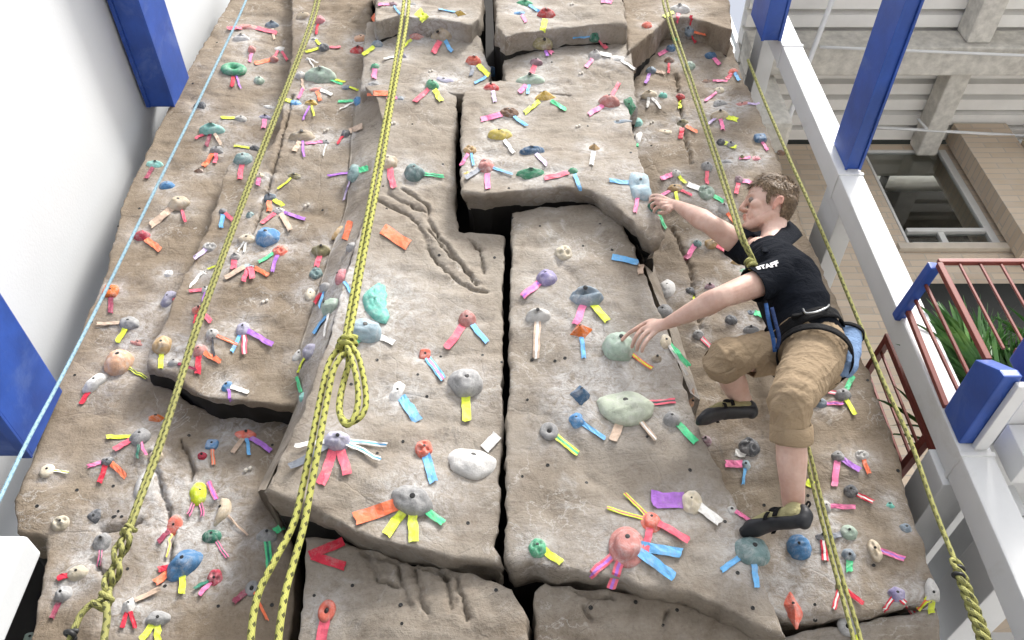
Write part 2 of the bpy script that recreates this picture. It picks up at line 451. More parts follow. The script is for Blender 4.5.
# raised left wing
panel([(292,-30),(374,-30),(371,30),(362,85),(352,140),(350,205),(318,292),(303,345),(298,405),(275,404),(250,402),(215,398),(192,389),(172,374),(146,366),(149,350),(165,318),(176,290),(195,255),(212,212),(226,168),(238,150),(262,160),(279,128),(291,60)],
      [(320,0,.06),(200,330,.13),(290,390,.12)], .03, .02, 2, grooves=[[(250,238),(264,200),(278,152),(292,95)]], lip=.05, shade_rings=4, rock=BROWN)
# oblique flank of the central tower
flank([(358,78,.07),(351,140,.10),(347,205,.11),(318,290,.13),(300,345,.13),(297,404,.10),(258,492,.02)],
      [(372,84,.24),(384,122,.24),(372,196,.25),(347,270,.26),(331,335,.27),(302,415,.28),(266,490,.30)], seed=3)
# upper blocks
panel([(374,-30),(483,-30),(482,8),(479,17),(470,24),(440,19),(400,15),(376,22)], [(420,0,.30),(480,10,.31),(400,15,.33)], .03, .022, 4, shade_rings=2)
panel([(494,-30),(618,-30),(627,24),(600,24),(560,27),(520,33),(506,37),(496,26)], [(520,0,.31),(600,0,.31),(560,25,.35)], .03, .022, 5, shade_rings=2)
panel([(366,20),(400,17),(440,21),(470,27),(481,38),(484,52),(490,66),(489,82),(468,94),(440,93),(400,92),(360,92)], [(380,30,.21),(490,60,.215),(420,80,.215)], .025, .02, 6, shade_rings=2)
panel([(507,42),(512,30),(560,25),(622,22),(632,52),(636,104),(610,102),(560,94),(505,90),(503,60)], [(520,50,.20),(620,40,.20),(560,78,.235)], .03, .02, 7, shade_rings=2)
# main left block
panel([(366,86),(400,82),(440,83),(457,92),(456,150),(455,205),(460,231),(504,234),(503,300),(503,400),(501,500),(496,545),(505,566),(480,561),(440,553),(405,546),(370,536),(345,525),(320,512),(300,502),(280,495),(262,489),(275,465),(302,412),(331,332),(347,268),(370,197),(384,125),(377,100)],
      [(410,100,.24),(420,300,.25),(350,500,.29)], .022, .02, 8,
      grooves=[[(402,190),(418,199),(428,207),(427,219),(440,238),(455,257),(470,274),(477,284)],[(378,199),(400,210),(417,222),(426,243),(433,256),(449,272),(470,288),(487,292)],
               [(388,193),(404,203),(424,212)],[(430,230),(443,248),(455,258)],[(470,240),(480,248),(482,262),(484,272)]], lip=.12)
# main right block above the roof
panel([(463,93),(472,86),(500,79),(560,83),(606,91),(628,104),(634,140),(645,172),(656,200),(665,232),(661,240),(650,238),(634,222),(614,203),(590,192),(560,187),(520,191),(484,193),(461,190),(461,130)],
      [(470,100,.27),(620,120,.28),(560,185,.35)], .028, .02, 9, lip=.35, shade_rings=2)
# large right panel
panel([(512,212),(540,206),(590,204),(620,216),(634,244),(650,285),(668,330),(689,393),(703,440),(735,500),(757,542),(766,590),(787,636),(768,632),(740,618),(712,603),(690,594),(650,588),(620,579),(590,573),(560,569),(530,563),(513,566),(506,556),(506,480),(509,380),(510,300)],
      [(560,220,.245),(560,560,.27),(740,560,.29)], .03, .02, 10, lip=.1)
flank([(634,238,.17),(652,285,.185),(669,330,.195),(690,393,.21)], [(648,246,.10),(664,296,.09),(679,332,.10),(700,400,.10)], seed=11)
# lower blocks under the roofs
panel([(306,536),(340,540),(380,552),(440,566),(482,574),(512,588),(526,618),(527,660),(298,660),(303,590)], [(330,560,.12),(500,600,.19),(400,640,.15)], .03, .02, 12,
      grooves=[[(366,545),(370,562),(376,580),(397,588)],[(393,552),(398,572),(406,596),(412,606)],[(410,555),(417,577),(420,600),(426,613)],[(440,568),(450,592),(452,610)],[(455,566),(458,590),(466,610),(468,620)],[(345,538),(372,556),(410,562),(448,576)],[(420,560),(440,572),(449,580)]])
panel([(535,660),(535,592),(546,584),(600,587),(650,595),(690,604),(740,622),(800,660)], [(540,600,.17),(700,620,.17),(600,640,.15)], .03, .02, 13,
      grooves=[[(575,590),(590,598),(612,597)],[(582,608),(592,622)],[(668,612),(660,630)]])
# right wing
panel([(622,-30),(727,-30),(728,30),(737,60),(758,108),(781,165),(808,235),(842,312),(869,372),(898,450),(908,500),(926,556),(941,596),(900,606),(860,614),(820,619),(785,620),(690,560),(640,300)],
      [(660,20,.0),(880,560,.07),(720,540,.0)], .035, .022, 14, grooves=[[(676,75),(684,130),(690,165)],[(672,225),(690,262),(700,330)]], lip=.15, rock=BROWN)
panel([(619,-30),(727,-30),(732,30),(715,24),(690,17),(668,18),(650,34),(628,50)], [(640,10,.12),(720,0,.12),(680,10,.14)], .03, .022, 15, rock=BROWN)
panel([(690,660),(790,634),(850,624),(905,612),(938,606),(945,660)], [(720,650,-.04),(900,620,.02),(940,650,.0)], .03, .022, 16)
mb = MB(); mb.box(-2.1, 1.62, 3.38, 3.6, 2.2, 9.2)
o = mb.build('backing', GAP_SHADE, wall_root)
BVH = BVHTree.FromPolygons(ALLV+[Vector(v) for v in mb.v], ALLF+[tuple(i+len(ALLV) for i in f) for f in mb.f])
def hit(px, py):
    d = ray(px, py).normalized()
    p, n, i, t = BVH.ray_cast(CAM, d)
    if p is None: return P(px, py, WALL), Vector((0, -1, 0)), WALL
    if n.dot(d) > 0: n = -n
    return p, n, t
# ---------------------------------------------------------------- holds
# px, py, width, height, shape, colour, tapes as (angle in degrees clockwise from right, length, width, colours)
H = [
(249,26,20,9,'crimp','rose',[(15,22,6,'p'),(170,12,5,'p')]),(272,25,14,9,'jug','bluegrey',[(80,9,4,'t')]),(241,38,16,9,'jug','pale',[]),
(252,49,9,9,'pinch','rose',[(100,8,5,'m')]),(280,48,10,9,'crimp','white',[(60,10,4,'p'),(120,9,4,'p')]),(274,59,9,8,'ball','rose',[(165,15,6,'o')]),
(234,69,24,17,'ring','green',[(95,9,6,'r'),(70,12,3,'v')]),(259,80,10,10,'ball','sage',[]),(200,105,12,9,'crescent','dark',[]),
(241,118,13,8,'egg','pale',[(180,14,4,'y')]),(270,106,14,7,'crimp','white',[]),(265,117,13,6,'jug','lavender',[(95,7,7,'m')]),
(212,129,26,13,'jug','teal',[(150,9,4,'p'),(105,12,6,'n'),(60,12,5,'t')]),(217,150,15,10,'pinch','grey',[(130,16,7,'o'),(100,8,6,'p')]),
(254,148,12,7,'crescent','dark',[(185,14,3,'y')]),(243,158,19,15,'egg','tealgrey',[(98,14,8,'p')]),(303,15,13,9,'egg','beige',[]),
(319,20,12,10,'ball','pink',[(100,9,4,'r')]),(314,38,11,6,'crimp','grey',[(50,8,4,'y')]),(324,47,11,9,'ball','dark',[(165,13,4,'y'),(5,10,3,'p')]),
(308,58,7,5,'crimp','white',[(60,8,2,'w'),(30,7,2,'w')]),(361,38,14,9,'egg','peach',[]),(358,50,16,9,'jug','red',[]),
(320,75,30,18,'jug','sage',[(15,14,3,'y')]),(316,88,16,8,'crimp','rose',[(70,9,6,'o'),(25,11,5,'w')]),(296,102,12,9,'crimp','blue',[(190,10,5,'y'),(300,9,5,'m')]),
(311,103,13,8,'jug','mustard',[(115,14,3,'v'),(75,10,3,'y')]),(302,136,26,13,'jug','beige',[(115,10,8,'t'),(85,15,4,'v')]),
(326,142,9,7,'pinch','grey',[(175,15,4,'m'),(100,10,2,'w')]),(346,133,10,10,'pinch','dark',[(130,8,4,'r'),(340,14,9,'t')]),(301,75,10,9,'ball','pale',[(80,10,4,'t')]),
(346,86,10,8,'crimp','bluegrey',[(200,12,3,'g'),(20,12,3,'y')]),(358,100,10,13,'pinch','blue',[(175,15,4,'g'),(150,16,2,'w')]),
(377,44,11,9,'ball','bluegrey',[(140,12,6,'y')]),(375,66,9,7,'ball','green',[(95,9,8,'m')]),(374,82,11,8,'crimp','grey',[(110,7,9,'w')]),
(401,97,10,8,'crimp','bluegrey',[(170,8,4,'m')]),(393,4,9,6,'ball','mauve',[(175,9,4,'m'),(60,8,3,'b')]),(413,3,9,6,'crimp','grey',[]),
(460,13,13,8,'wedge','mustard',[(190,16,2,'b')]),(416,36,17,11,'wedge','rose',[(140,12,4,'y')]),(442,35,24,15,'jug','beige',[(115,13,9,'p'),(60,12,6,'b')]),
(402,55,11,10,'wedge','lavender',[(165,13,3,'w')]),(474,61,16,12,'jug','coral',[(45,14,8,'y'),(100,9,6,'a')]),(492,72,14,11,'ball','blue',[(145,15,4,'b')]),
(432,85,14,13,'ball','green',[(135,18,7,'p'),(60,12,8,'y')]),(444,79,20,9,'flat','lavender',[]),(491,87,16,10,'jug','red',[(75,10,6,'l')]),
(509,112,19,13,'pocket','brown',[(165,22,8,'m'),(40,16,5,'b')]),(500,134,24,16,'egg','yellow',[(55,16,6,'w')]),(470,149,13,12,'pocket','tan',[(115,12,5,'m'),(80,12,4,'b')]),
(532,150,23,11,'jug','navy',[(45,15,6,'l')]),(545,96,25,15,'wedge','mustard',[(140,19,7,'y'),(35,16,6,'g')]),(530,80,28,13,'jug','sage',[(130,9,8,'m'),(100,8,5,'b')]),
(536,62,13,9,'ball','mauve',[(110,9,8,'p')]),(542,42,23,12,'jug','olive',[(50,9,6,'m'),(70,9,5,'v')]),(520,12,13,8,'crimp','blue',[(60,6,5,'m')]),
(546,14,18,13,'jug','red',[(100,13,9,'y')]),(525,3,17,7,'jug','green',[(30,12,4,'b')]),(388,161,19,17,'egg','beige',[(78,20,10,'p')]),
(594,36,11,9,'pinch','darkgreen',[(175,16,4,'b'),(45,13,6,'p')]),(595,55,13,11,'jug','pale',[(125,9,6,'m')]),(617,57,16,10,'crimp','white',[(35,14,4,'w'),(190,10,6,'w')]),
(609,101,20,15,'ball','rose',[(145,17,7,'m'),(300,14,6,'p')]),(629,104,13,17,'wedge','green',[]),(618,121,26,7,'flat','bluegrey',[]),
(594,147,14,11,'wedge','tan',[(98,13,7,'w')]),(637,122,11,11,'ball','teal',[]),(638,136,8,18,'pinch','white',[(95,16,4,'g')]),(647,25,10,9,'ball','coral',[]),
(679,9,22,11,'jug','pale',[(100,8,6,'p'),(150,9,5,'y')]),(690,30,11,9,'jug','bluegrey',[(15,10,6,'o'),(70,9,5,'r'),(280,8,5,'r')]),(671,48,10,9,'ball','navy',[(150,9,6,'m')]),
(669,60,11,8,'pinch','brown',[(90,9,4,'r')]),(651,70,10,9,'ball','bluegrey',[(110,9,5,'v'),(15,9,5,'t')]),(690,65,10,10,'ball','sage',[]),
(711,55,12,8,'ball','navy',[(50,8,6,'m')]),(708,80,12,6,'flat','brown',[(5,14,3,'m')]),(733,70,11,8,'crimp','coral',[(120,6,6,'p'),(60,8,5,'b')]),
(649,94,16,9,'jug','beige',[(50,14,4,'w'),(95,9,5,'w')]),(663,95,9,7,'ball','seafoam',[]),(680,97,10,8,'ball','red',[(95,7,5,'y')]),(719,90,11,8,'egg','cream',[(140,13,4,'m')]),
(720,103,14,9,'crescent','grey',[]),(720,115,18,11,'jug','beige',[(15,10,7,'y'),(80,10,6,'m'),(140,11,4,'l')]),(682,124,14,10,'jug','olive',[(95,9,7,'r'),(30,11,5,'o')]),
(665,131,15,7,'flat','beige',[]),(721,142,10,9,'pinch','dark',[(20,11,6,'y')]),(742,103,15,6,'flat','rose',[(5,10,3,'l')]),
(155,164,16,9,'jug','teal',[(120,13,6,'n')]),(167,185,15,12,'egg','blue',[]),(179,202,21,16,'egg','beige',[(140,26,9,'t'),(70,12,4,'p')]),
(142,235,15,12,'ball','crimson',[(40,16,8,'o')]),(111,291,14,13,'block','orange',[(90,14,7,'n')]),(169,272,11,9,'crimp','white',[]),(168,297,13,19,'pinch','lavender',[(15,11,4,'r')]),
(199,170,12,7,'wedge','brown',[]),(223,211,8,8,'ball','dark',[(95,11,6,'b'),(45,13,5,'p')]),(250,214,11,11,'wedge','tealgrey',[]),(210,246,13,11,'pocket','pale',[(140,11,6,'l')]),
(247,238,19,10,'egg','beige',[(100,8,3,'w'),(120,9,2,'w')]),(267,235,24,20,'egg','blue',[]),(204,271,12,6,'crimp','pale',[(130,15,4,'w'),(340,12,2,'y')]),
(206,289,9,9,'ball','pale',[(170,10,4,'p'),(100,11,3,'v')]),(235,256,10,9,'jug','pale',[(95,7,8,'p')]),(250,265,22,8,'crimp','paleblue',[(30,12,6,'o'),(110,12,6,'p'),(150,20,6,'t'),(80,9,8,'p')]),
(294,176,15,7,'jug','olive',[(140,16,3,'y')]),(270,197,12,10,'jug','bluegrey',[(95,9,8,'o'),(35,11,7,'y')]),(279,211,12,9,'ball','white',[(145,14,5,'p'),(20,20,4,'v'),(60,16,7,'t')]),
(280,250,15,14,'pocket','coral',[(150,15,4,'g'),(110,15,5,'v')]),(260,175,9,7,'egg','beige',[(100,6,7,'m')]),(354,171,16,24,'egg','tealgrey',[(170,20,3,'v'),(110,22,3,'l'),(350,8,9,'g')]),
(338,230,8,18,'pinch','tan',[]),(351,246,12,12,'egg','grey',[]),(321,250,18,13,'jug','olive',[(105,9,7,'p')]),(316,272,13,14,'pocket','tealgrey',[]),
(341,275,14,20,'pinch','pink',[(60,12,4,'b')]),(325,287,13,11,'ball','grey',[(120,11,5,'r'),(100,14,3,'b')]),(310,293,10,14,'egg','cream',[]),
(331,306,20,17,'ball','sage',[(120,22,4,'b'),(100,20,3,'w')]),(414,172,20,19,'ball','tealgrey',[(8,22,5,'gek')]),(486,165,16,20,'ball','rose',[(85,14,9,'m'),(20,22,4,'b'),(145,18,7,'a')]),
(467,172,9,7,'crimp','yellow',[]),(531,173,27,13,'jug','green',[]),(378,297,38,50,'leaf','seafoam',[]),(546,277,20,20,'ball','violet',[(140,18,9,'mv')]),
(564,252,17,18,'pocket','cream',[]),(586,296,34,22,'bigjug','bluegrey',[(110,18,10,'m'),(50,20,9,'y')]),(573,171,11,10,'ball','green',[(165,26,7,'p'),(70,17,6,'b')]),
(640,182,22,40,'volume','paleblue',[(185,22,6,'b'),(100,14,6,'m')]),(655,205,13,17,'ball','darkgreen',[(65,16,4,'g')]),(676,173,9,9,'ball','pale',[(160,11,7,'m'),(50,9,5,'y')]),
(675,188,16,11,'egg','tan',[(150,11,5,'m'),(25,12,4,'p'),(80,9,5,'y')]),(707,166,12,12,'ball','grey',[(90,12,6,'p')]),(706,191,16,19,'pocket','sage',[(30,12,6,'g'),(200,12,8,'w')]),
(667,286,16,22,'egg','white',[]),(697,243,9,8,'ball','tealgrey',[(125,14,7,'m')]),(712,243,15,11,'egg','tan',[(30,14,5,'p')]),(690,290,10,9,'pinch','dark',[(60,9,6,'y')]),
(710,286,11,8,'jug','mauve',[]),(129,322,21,14,'egg','grey',[(120,14,7,'y'),(175,20,4,'t')]),(137,341,14,8,'crimp','rose',[]),(119,360,26,28,'ball','peach',[(35,20,4,'yk')]),
(95,380,15,24,'pinch','white',[(120,16,6,'r')]),(162,344,18,19,'ball','tan',[(92,13,7,'y')]),(174,362,12,9,'ball','pale',[(20,16,4,'n')]),(156,417,20,11,'wedge','orange',[]),
(140,435,19,19,'egg','grey',[(175,22,5,'y'),(150,19,7,'p'),(95,12,4,'e'),(75,12,4,'m')]),(199,310,13,11,'jug','coral',[(100,7,9,'r'),(45,10,7,'p')]),(212,333,12,12,'ball','pale',[(25,20,4,'ot'),(85,16,3,'k')]),
(200,350,14,14,'ball','rose',[(95,15,8,'r'),(30,15,7,'o')]),(227,385,10,12,'pinch','blue',[(20,16,6,'w'),(75,10,4,'v')]),(212,444,12,10,'block','blue',[(85,14,5,'ot')]),
(202,455,9,8,'ball','crimson',[]),(156,455,13,12,'egg','beige',[]),(243,328,13,15,'ball','lavender',[(115,18,5,'b'),(85,17,7,'pw'),(30,26,7,'v')]),(246,434,21,11,'jug','coral',[(125,15,6,'t'),(80,14,5,'b'),(35,22,7,'v')]),
(299,353,10,16,'egg','pale',[]),(310,350,16,16,'ball','lavender',[(120,16,3,'y')]),(302,396,8,10,'ball','teal',[(260,12,5,'g')]),(365,329,34,26,'egg','paleblue',[(25,16,8,'w'),(130,18,11,'g')]),
(337,440,27,21,'ball','lavender',[(110,34,13,'p'),(72,24,13,'p'),(5,36,6,'wb'),(25,34,6,'wb'),(150,40,9,'a'),(170,28,6,'w')]),(467,319,18,21,'ball','rose',[(125,24,10,'p'),(50,20,7,'b')]),
(425,354,11,11,'block','coral',[(55,24,9,'bm')]),(397,390,14,22,'pinch','white',[(55,26,13,'b')]),(465,380,34,27,'egg','grey',[(88,26,12,'y')]),(424,447,17,17,'pocket','coral',[(75,26,12,'b')]),
(473,459,50,34,'sloper','white',[(315,16,14,'w')]),(538,315,25,16,'jug','pale',[(92,32,9,'tw')]),(581,329,20,19,'wedge','orange',[(85,18,6,'b')]),(619,345,32,29,'ball','sage',[(35,24,5,'oy')]),
(581,392,20,22,'wedge','navy',[]),(577,419,16,16,'pinch','blue',[(35,24,6,'b')]),(549,430,18,18,'ring','grey',[(40,26,8,'yg')]),(626,404,54,36,'sloper','palegreen',[(355,24,7,'pk'),(110,20,12,'t'),(50,26,6,'tw')]),
(666,340,12,16,'egg','cream',[(50,26,7,'g'),(60,32,4,'w')]),(672,418,17,16,'ball','grey',[(45,24,9,'g')]),(657,358,10,9,'jug','beige',[]),(664,310,17,16,'egg','grey',[]),(690,399,12,22,'wedge','peach',[]),
(698,334,11,10,'ball','grey',[(45,15,6,'pw')]),(731,319,12,11,'ball','dark',[]),(751,311,10,8,'crimp','bluegrey',[(20,10,7,'g')]),(751,329,15,10,'jug','grey',[]),
(47,469,14,13,'disc','cream',[(10,14,4,'wy')]),(108,461,13,10,'ball','dark',[(165,13,5,'m'),(110,16,7,'r'),(40,17,8,'o')]),(61,522,17,14,'pocket','cream',[]),(94,516,15,13,'crescent','dark',[]),
(102,541,18,20,'jug','grey',[(95,14,5,'me')]),(77,572,20,15,'egg','cream',[(160,10,7,'r')]),(64,593,17,15,'ball','grey',[(115,18,7,'n')]),(31,637,15,11,'egg','sage',[]),(144,481,17,28,'egg','pale',[]),
(199,491,17,22,'egg','lime',[(115,14,5,'mk'),(80,14,5,'mk')]),(174,524,16,20,'disc','coral',[(130,13,7,'n'),(105,22,4,'ty')]),(184,562,28,34,'pinch','blue',[(165,12,8,'r'),(145,20,10,'o'),(95,15,9,'y')]),
(129,604,17,19,'wedge','white',[(105,14,6,'r'),(75,14,6,'r'),(335,26,6,'t')]),(158,617,23,13,'egg','grey',[(125,20,9,'y'),(90,22,9,'y')]),(221,508,26,28,'horn','beige',[(245,15,7,'mv'),(45,24,3,'t')]),
(212,535,20,14,'egg','darkgreen',[(55,18,5,'me')]),(215,577,15,16,'pocket','crimson',[(130,14,6,'m'),(150,14,4,'e')]),(267,535,21,14,'jug','grey',[(85,24,9,'ge'),(335,9,9,'g')]),
(252,587,13,14,'ring','grey',[(140,15,8,'n'),(65,28,4,'o')]),(327,609,17,20,'ring','coral',[(100,30,14,'p')]),(412,498,41,26,'egg','grey',[(160,42,18,'o'),(125,30,13,'y'),(88,30,13,'y'),(40,24,10,'g')]),
(538,546,18,18,'pocket','green',[(35,18,10,'y')]),(627,543,35,37,'dish','rose',[(140,32,11,'pv'),(110,30,12,'pv'),(10,38,13,'b'),(35,40,13,'b')]),(651,520,20,21,'dish','coral',[(195,34,5,'yp'),(225,26,5,'yp'),(100,22,10,'p'),(30,30,9,'p')]),
(692,500,20,24,'pocket','cream',[(180,28,22,'v'),(40,24,12,'w')]),(820,402,13,11,'egg','bluegrey',[(5,15,5,'mv')]),(843,394,15,13,'ball','grey',[(190,19,5,'pw'),(60,16,6,'y'),(300,11,7,'g')]),
(752,548,35,26,'egg','tealgrey',[(145,22,8,'b'),(85,26,8,'b')]),(799,545,23,23,'rib','blue',[]),(793,604,17,34,'wedge','coral',[]),(838,456,13,12,'ball','grey',[(98,22,9,'m'),(35,18,7,'v')]),
(851,490,14,12,'ball','dark',[(30,16,6,'rw')]),(826,505,10,11,'ball','pale',[(5,22,6,'m')]),(823,536,14,9,'jug','dark',[(85,18,9,'rw')]),(849,531,17,14,'egg','sage',[(160,13,8,'a')]),
(849,554,13,11,'ball','bluegrey',[(90,10,9,'g')]),(841,586,12,12,'ball','olive',[(110,16,7,'rw'),(40,20,6,'r')]),(848,624,20,17,'ring','grey',[(65,11,9,'y')]),(746,464,9,11,'ball','paleblue',[(180,14,10,'m'),(100,13,4,'b')]),
(732,509,9,11,'egg','pale',[(35,16,5,'m')]),(862,454,13,12,'pocket','pale',[(70,13,6,'o')]),(875,548,13,20,'pocket','beige',[(20,22,7,'mv')]),(897,593,16,14,'egg','violet',[(130,15,7,'rw'),(55,18,7,'rw')]),
(932,591,15,18,'crescent','pale',[(130,14,9,'yo'),(95,12,9,'y')]),(906,527,12,10,'egg','bluegrey',[]),(890,503,10,9,'crimp','seafoam',[]),(760,138,12,10,'block','navy',[(60,9,5,'m')]),(756,157,15,8,'crimp','pink',[(175,9,4,'m')]),
(781,152,8,6,'ball','brown',[]),(731,145,9,8,'jug','grey',[]),(739,179,9,11,'ball','mauve',[(20,10,6,'m'),(100,10,7,'p')]),(726,160,13,7,'crimp','grey',[]),(742,157,9,8,'wedge','olive',[]),
(724,208,12,12,'jug','pale',[(55,10,5,'o')]),(735,243,12,9,'ball','mauve',[(70,7,5,'r')]),(736,262,10,8,'jug','tan',[]),(744,270,12,9,'crimp','green',[]),(749,445,20,19,'pocket','dark',[]),(706,440,12,11,'ball','mauve',[]),
]
CHIPS = [(326,131),(307,206),(265,302),(431,72),(393,124),(578,127),(572,5),(248,470),(581,74),(652,123),(700,215)]
LOOSE = [((383,229),(408,246),11,'o','orange tape strip stuck on bare rock above the sea green leaf hold'),((612,257),(637,263),6,'b','blue tape strip stuck alone on the large right panel under the roof'),
 ((367,94),(388,94),5,'o','short orange tape strip stuck beside the upper rope'),((310,556),(344,542),9,'r','upper red tape strip of the pair on the lower left block'),((312,556),(345,567),9,'r','lower red tape strip of the pair on the lower left block'),
 ((417,12),(426,21),9,'y','yellow tape square hanging below the topmost left block'),((372,21),(384,9),6,'o','orange tape strip on the left corner of the topmost block'),((601,2),(612,3),3,'m','bright pink tape strip near the top of the right topmost block'),
 ((672,33),(676,42),5,'g','green tape strip stuck beside the long double rope at top'),((735,453),(746,455),7,'w','short white tape strip in front of the dark recessed hold'),((806,482),(813,486),7,'y','yellow tape scrap beside the double rope below the climber'),
 ((345,240),(351,222),6,'o','orange tape strip on the slanted side face of the central tower'),((640,265),(641,275),6,'t','tan tape tail hanging below the lone blue strip')]
def hashf(*a):
    return noise.noise(Vector(a))
def dome(shape, seed):
    """unit hold: x, y in [-1, 1], z outwards; returns verts, faces, depth factor"""
    nu, nr = 28, 12; V = []; Fc = []
    rnd = random.Random(seed*13+5); tw = rnd.uniform(-.35, .35); sx = rnd.uniform(.0, .25)
    depth = dict(ball=.95, egg=.75, jug=.85, bigjug=.9, ring=.6, pinch=.9, crimp=.5, flat=.45, wedge=.95, pocket=.8, crescent=.7, leaf=.35, sloper=.55, disc=.5, dish=.85, block=.8, volume=.85, rib=.9, horn=.6)[shape]
    if shape in ('ring',):
        n2 = 12
        for i in range(nu):
            a = 2*math.pi*i/nu
            for j in range(n2):
                b = 2*math.pi*j/n2
                r = .62+.40*math.cos(b); V.append((r*math.cos(a), r*math.sin(a), .42+.55*math.sin(b)))
        for i in range(nu):
            for j in range(n2):
                Fc.append((i*n2+j, ((i+1) % nu)*n2+j, ((i+1) % nu)*n2+(j+1) % n2, i*n2+(j+1) % n2))
        return V, Fc, depth
    prof = []
    for j in range(nr+1):
        t = j/nr
        e = {'ball':1.0,'block':.35,'disc':.45,'flat':.8,'sloper':1.05,'wedge':1.35}.get(shape, .9)
        prof.append((math.cos(t*math.pi/2)**(e if shape != 'wedge' else .8), math.sin(t*math.pi/2)**(1/e if shape == 'wedge' else 1)))
    if shape == 'wedge': prof = [(1-t, t**.85) for t in [k/nr for k in range(nr+1)]]; prof = [(r**.9, z*.95) for r, z in prof]
    if shape == 'dish':
        prof = [(1, -.1), (1.02, .12), (.98, .25), (.88, .33), (.76, .36), (.72, .42), (.70, .6), (.66, .78), (.58, .92), (.44, .99), (.24, 1), (.1, 1), (0.001, .99)]
    if shape == 'block':
        prof = [(1, -.1), (1, .15), (.98, .35), (.96, .55), (.94, .72), (.9, .85), (.82, .94), (.68, .99), (.5, 1), (.35, 1), (.2, 1), (.1, 1), (.001, 1)]
    for j, (r, z) in enumerate(prof):
        for i in range(nu):
            a = 2*math.pi*i/nu
            ca, sa = math.cos(a), math.sin(a)
            rr = r
            if shape in ('wedge',):
                m = 5 if rnd is None else 4+seed % 2
                rr *= 1/max(abs(math.cos(((a+tw) % (2*math.pi/m))-math.pi/m)), .3)*.82
            if shape in ('block', 'volume'):
                rr *= min(1.25, 1/max(abs(ca), abs(sa)))**.8
            x, y, zz = rr*ca, rr*sa, z
            if shape in ('jug', 'bigjug'):
                y += .35*z*(1-.3*z); zz = z*(1+.25*sa*(1-r)); 
                y = y*.9-.05
                if y > .25: zz *= 1-.25*(y-.25)
            if shape == 'bigjug':
                zz -= .42*math.exp(-((y-.02-.25*x*x)/.14)**2)*(1-x*x*.9)
            if shape == 'pinch': y *= 1; x *= .8+.35*abs(y); zz *= 1-.25*y*y
            if shape == 'crimp': zz *= (.6+.5*max(0, -sa)); x *= 1+.15*math.sin(3*a+seed)
            if shape == 'crescent': y += -.7*x*x+.35; zz *= 1
            if shape == 'horn':
                x, y = x*.55-.45*y*y+.3, y; 
            if shape == 'leaf':
                x = x*.62-.42*(1-y*y)+.25-.22*y; zz += .55*abs(noise.noise(Vector((x*3.1, y*3.4, seed))))+.22*noise.noise(Vector((x*7, y*7, seed)))
                x += .12*noise.noise(Vector((y*4, seed, a))); 
            if shape == 'sloper': x = x*(1+.15*sa); y -= .25*z; zz *= 1-.35*max(0, y)
            if shape == 'rib': zz *= 1+.0; q = .07*math.sin(y*16); x *= 1+q; zz *= 1+q
            if shape == 'volume':
                x *= 1-.25*max(0, -y)-.1*y; zz *= (.75+.5*max(0, -y)) ; zz -= .35*math.exp(-((y+.05)/.2)**2)
            if shape == 'pocket':
                for k in range(3):
                    px_, py_ = .45*math.cos(k*2.2+seed), .45*math.sin(k*2.2+seed)
                    zz -= .45*math.exp(-((x-px_)**2+(y-py_)**2)/.045)*(1 if z > .3 else 0)
            if shape == 'flat': y += .25*x*x*(1 if seed % 2 else -1)
            n = noise.noise(Vector((x*1.6, y*1.6, seed*1.37)))
            n2 = noise.noise(Vector((x*4, y*4, zz*4+seed)))
            k = {'leaf':.0,'block':.03,'dish':.02,'disc':.03,'rib':.0,'wedge':.08}.get(shape, .13)
            x *= 1+n*k*1.2+n2*k*.3; y *= 1+n*k+n2*k*.3; zz *= 1+n2*k*.8+n*k
            V.append((x, y, zz))
    for j in range(nr):
        for i in range(nu):
            Fc.append((j*nu+i, j*nu+(i+1) % nu, (j+1)*nu+(i+1) % nu, (j+1)*nu+i))
    Fc.append(tuple(range(nr*nu, (nr+1)*nu)))
    return V, Fc, depth
SHN = dict(ball='ball shaped', egg='egg shaped', jug='jug', bigjug='scooped jug', ring='ring', pinch='narrow pinch', crimp='thin crimp', flat='flat sloping', wedge='pointed wedge',
  pocket='pocketed', crescent='crescent shaped', leaf='craggy leaf shaped', sloper='wide smooth sloping', disc='flat disc', dish='stepped round', block='blocky', volume='tall two part', rib='ribbed ball', horn='curved horn')
def frame(px, py, r=5):
    p, n, t = hit(px, py); ns = Vector(n)
    for dx, dy in ((r,0),(-r,0),(0,r),(0,-r)):
        q, m, t2 = hit(px+dx, py+dy)
        if abs(t2-t) < .08: ns += m
    ns.normalize()
    if ns.y > -.45: ns = (ns+Vector((0, -.9, 0))).normalized()
    up = Vector((0, 0, 1)); x = up.cross(ns).normalized()
    # x should point to the picture's right: (+X)
    if x.x < 0: x = -x
    y = x.cross(Vector(ns)) if x.cross(ns).z > 0 else -x.cross(ns)
    return p, ns, x, y, t
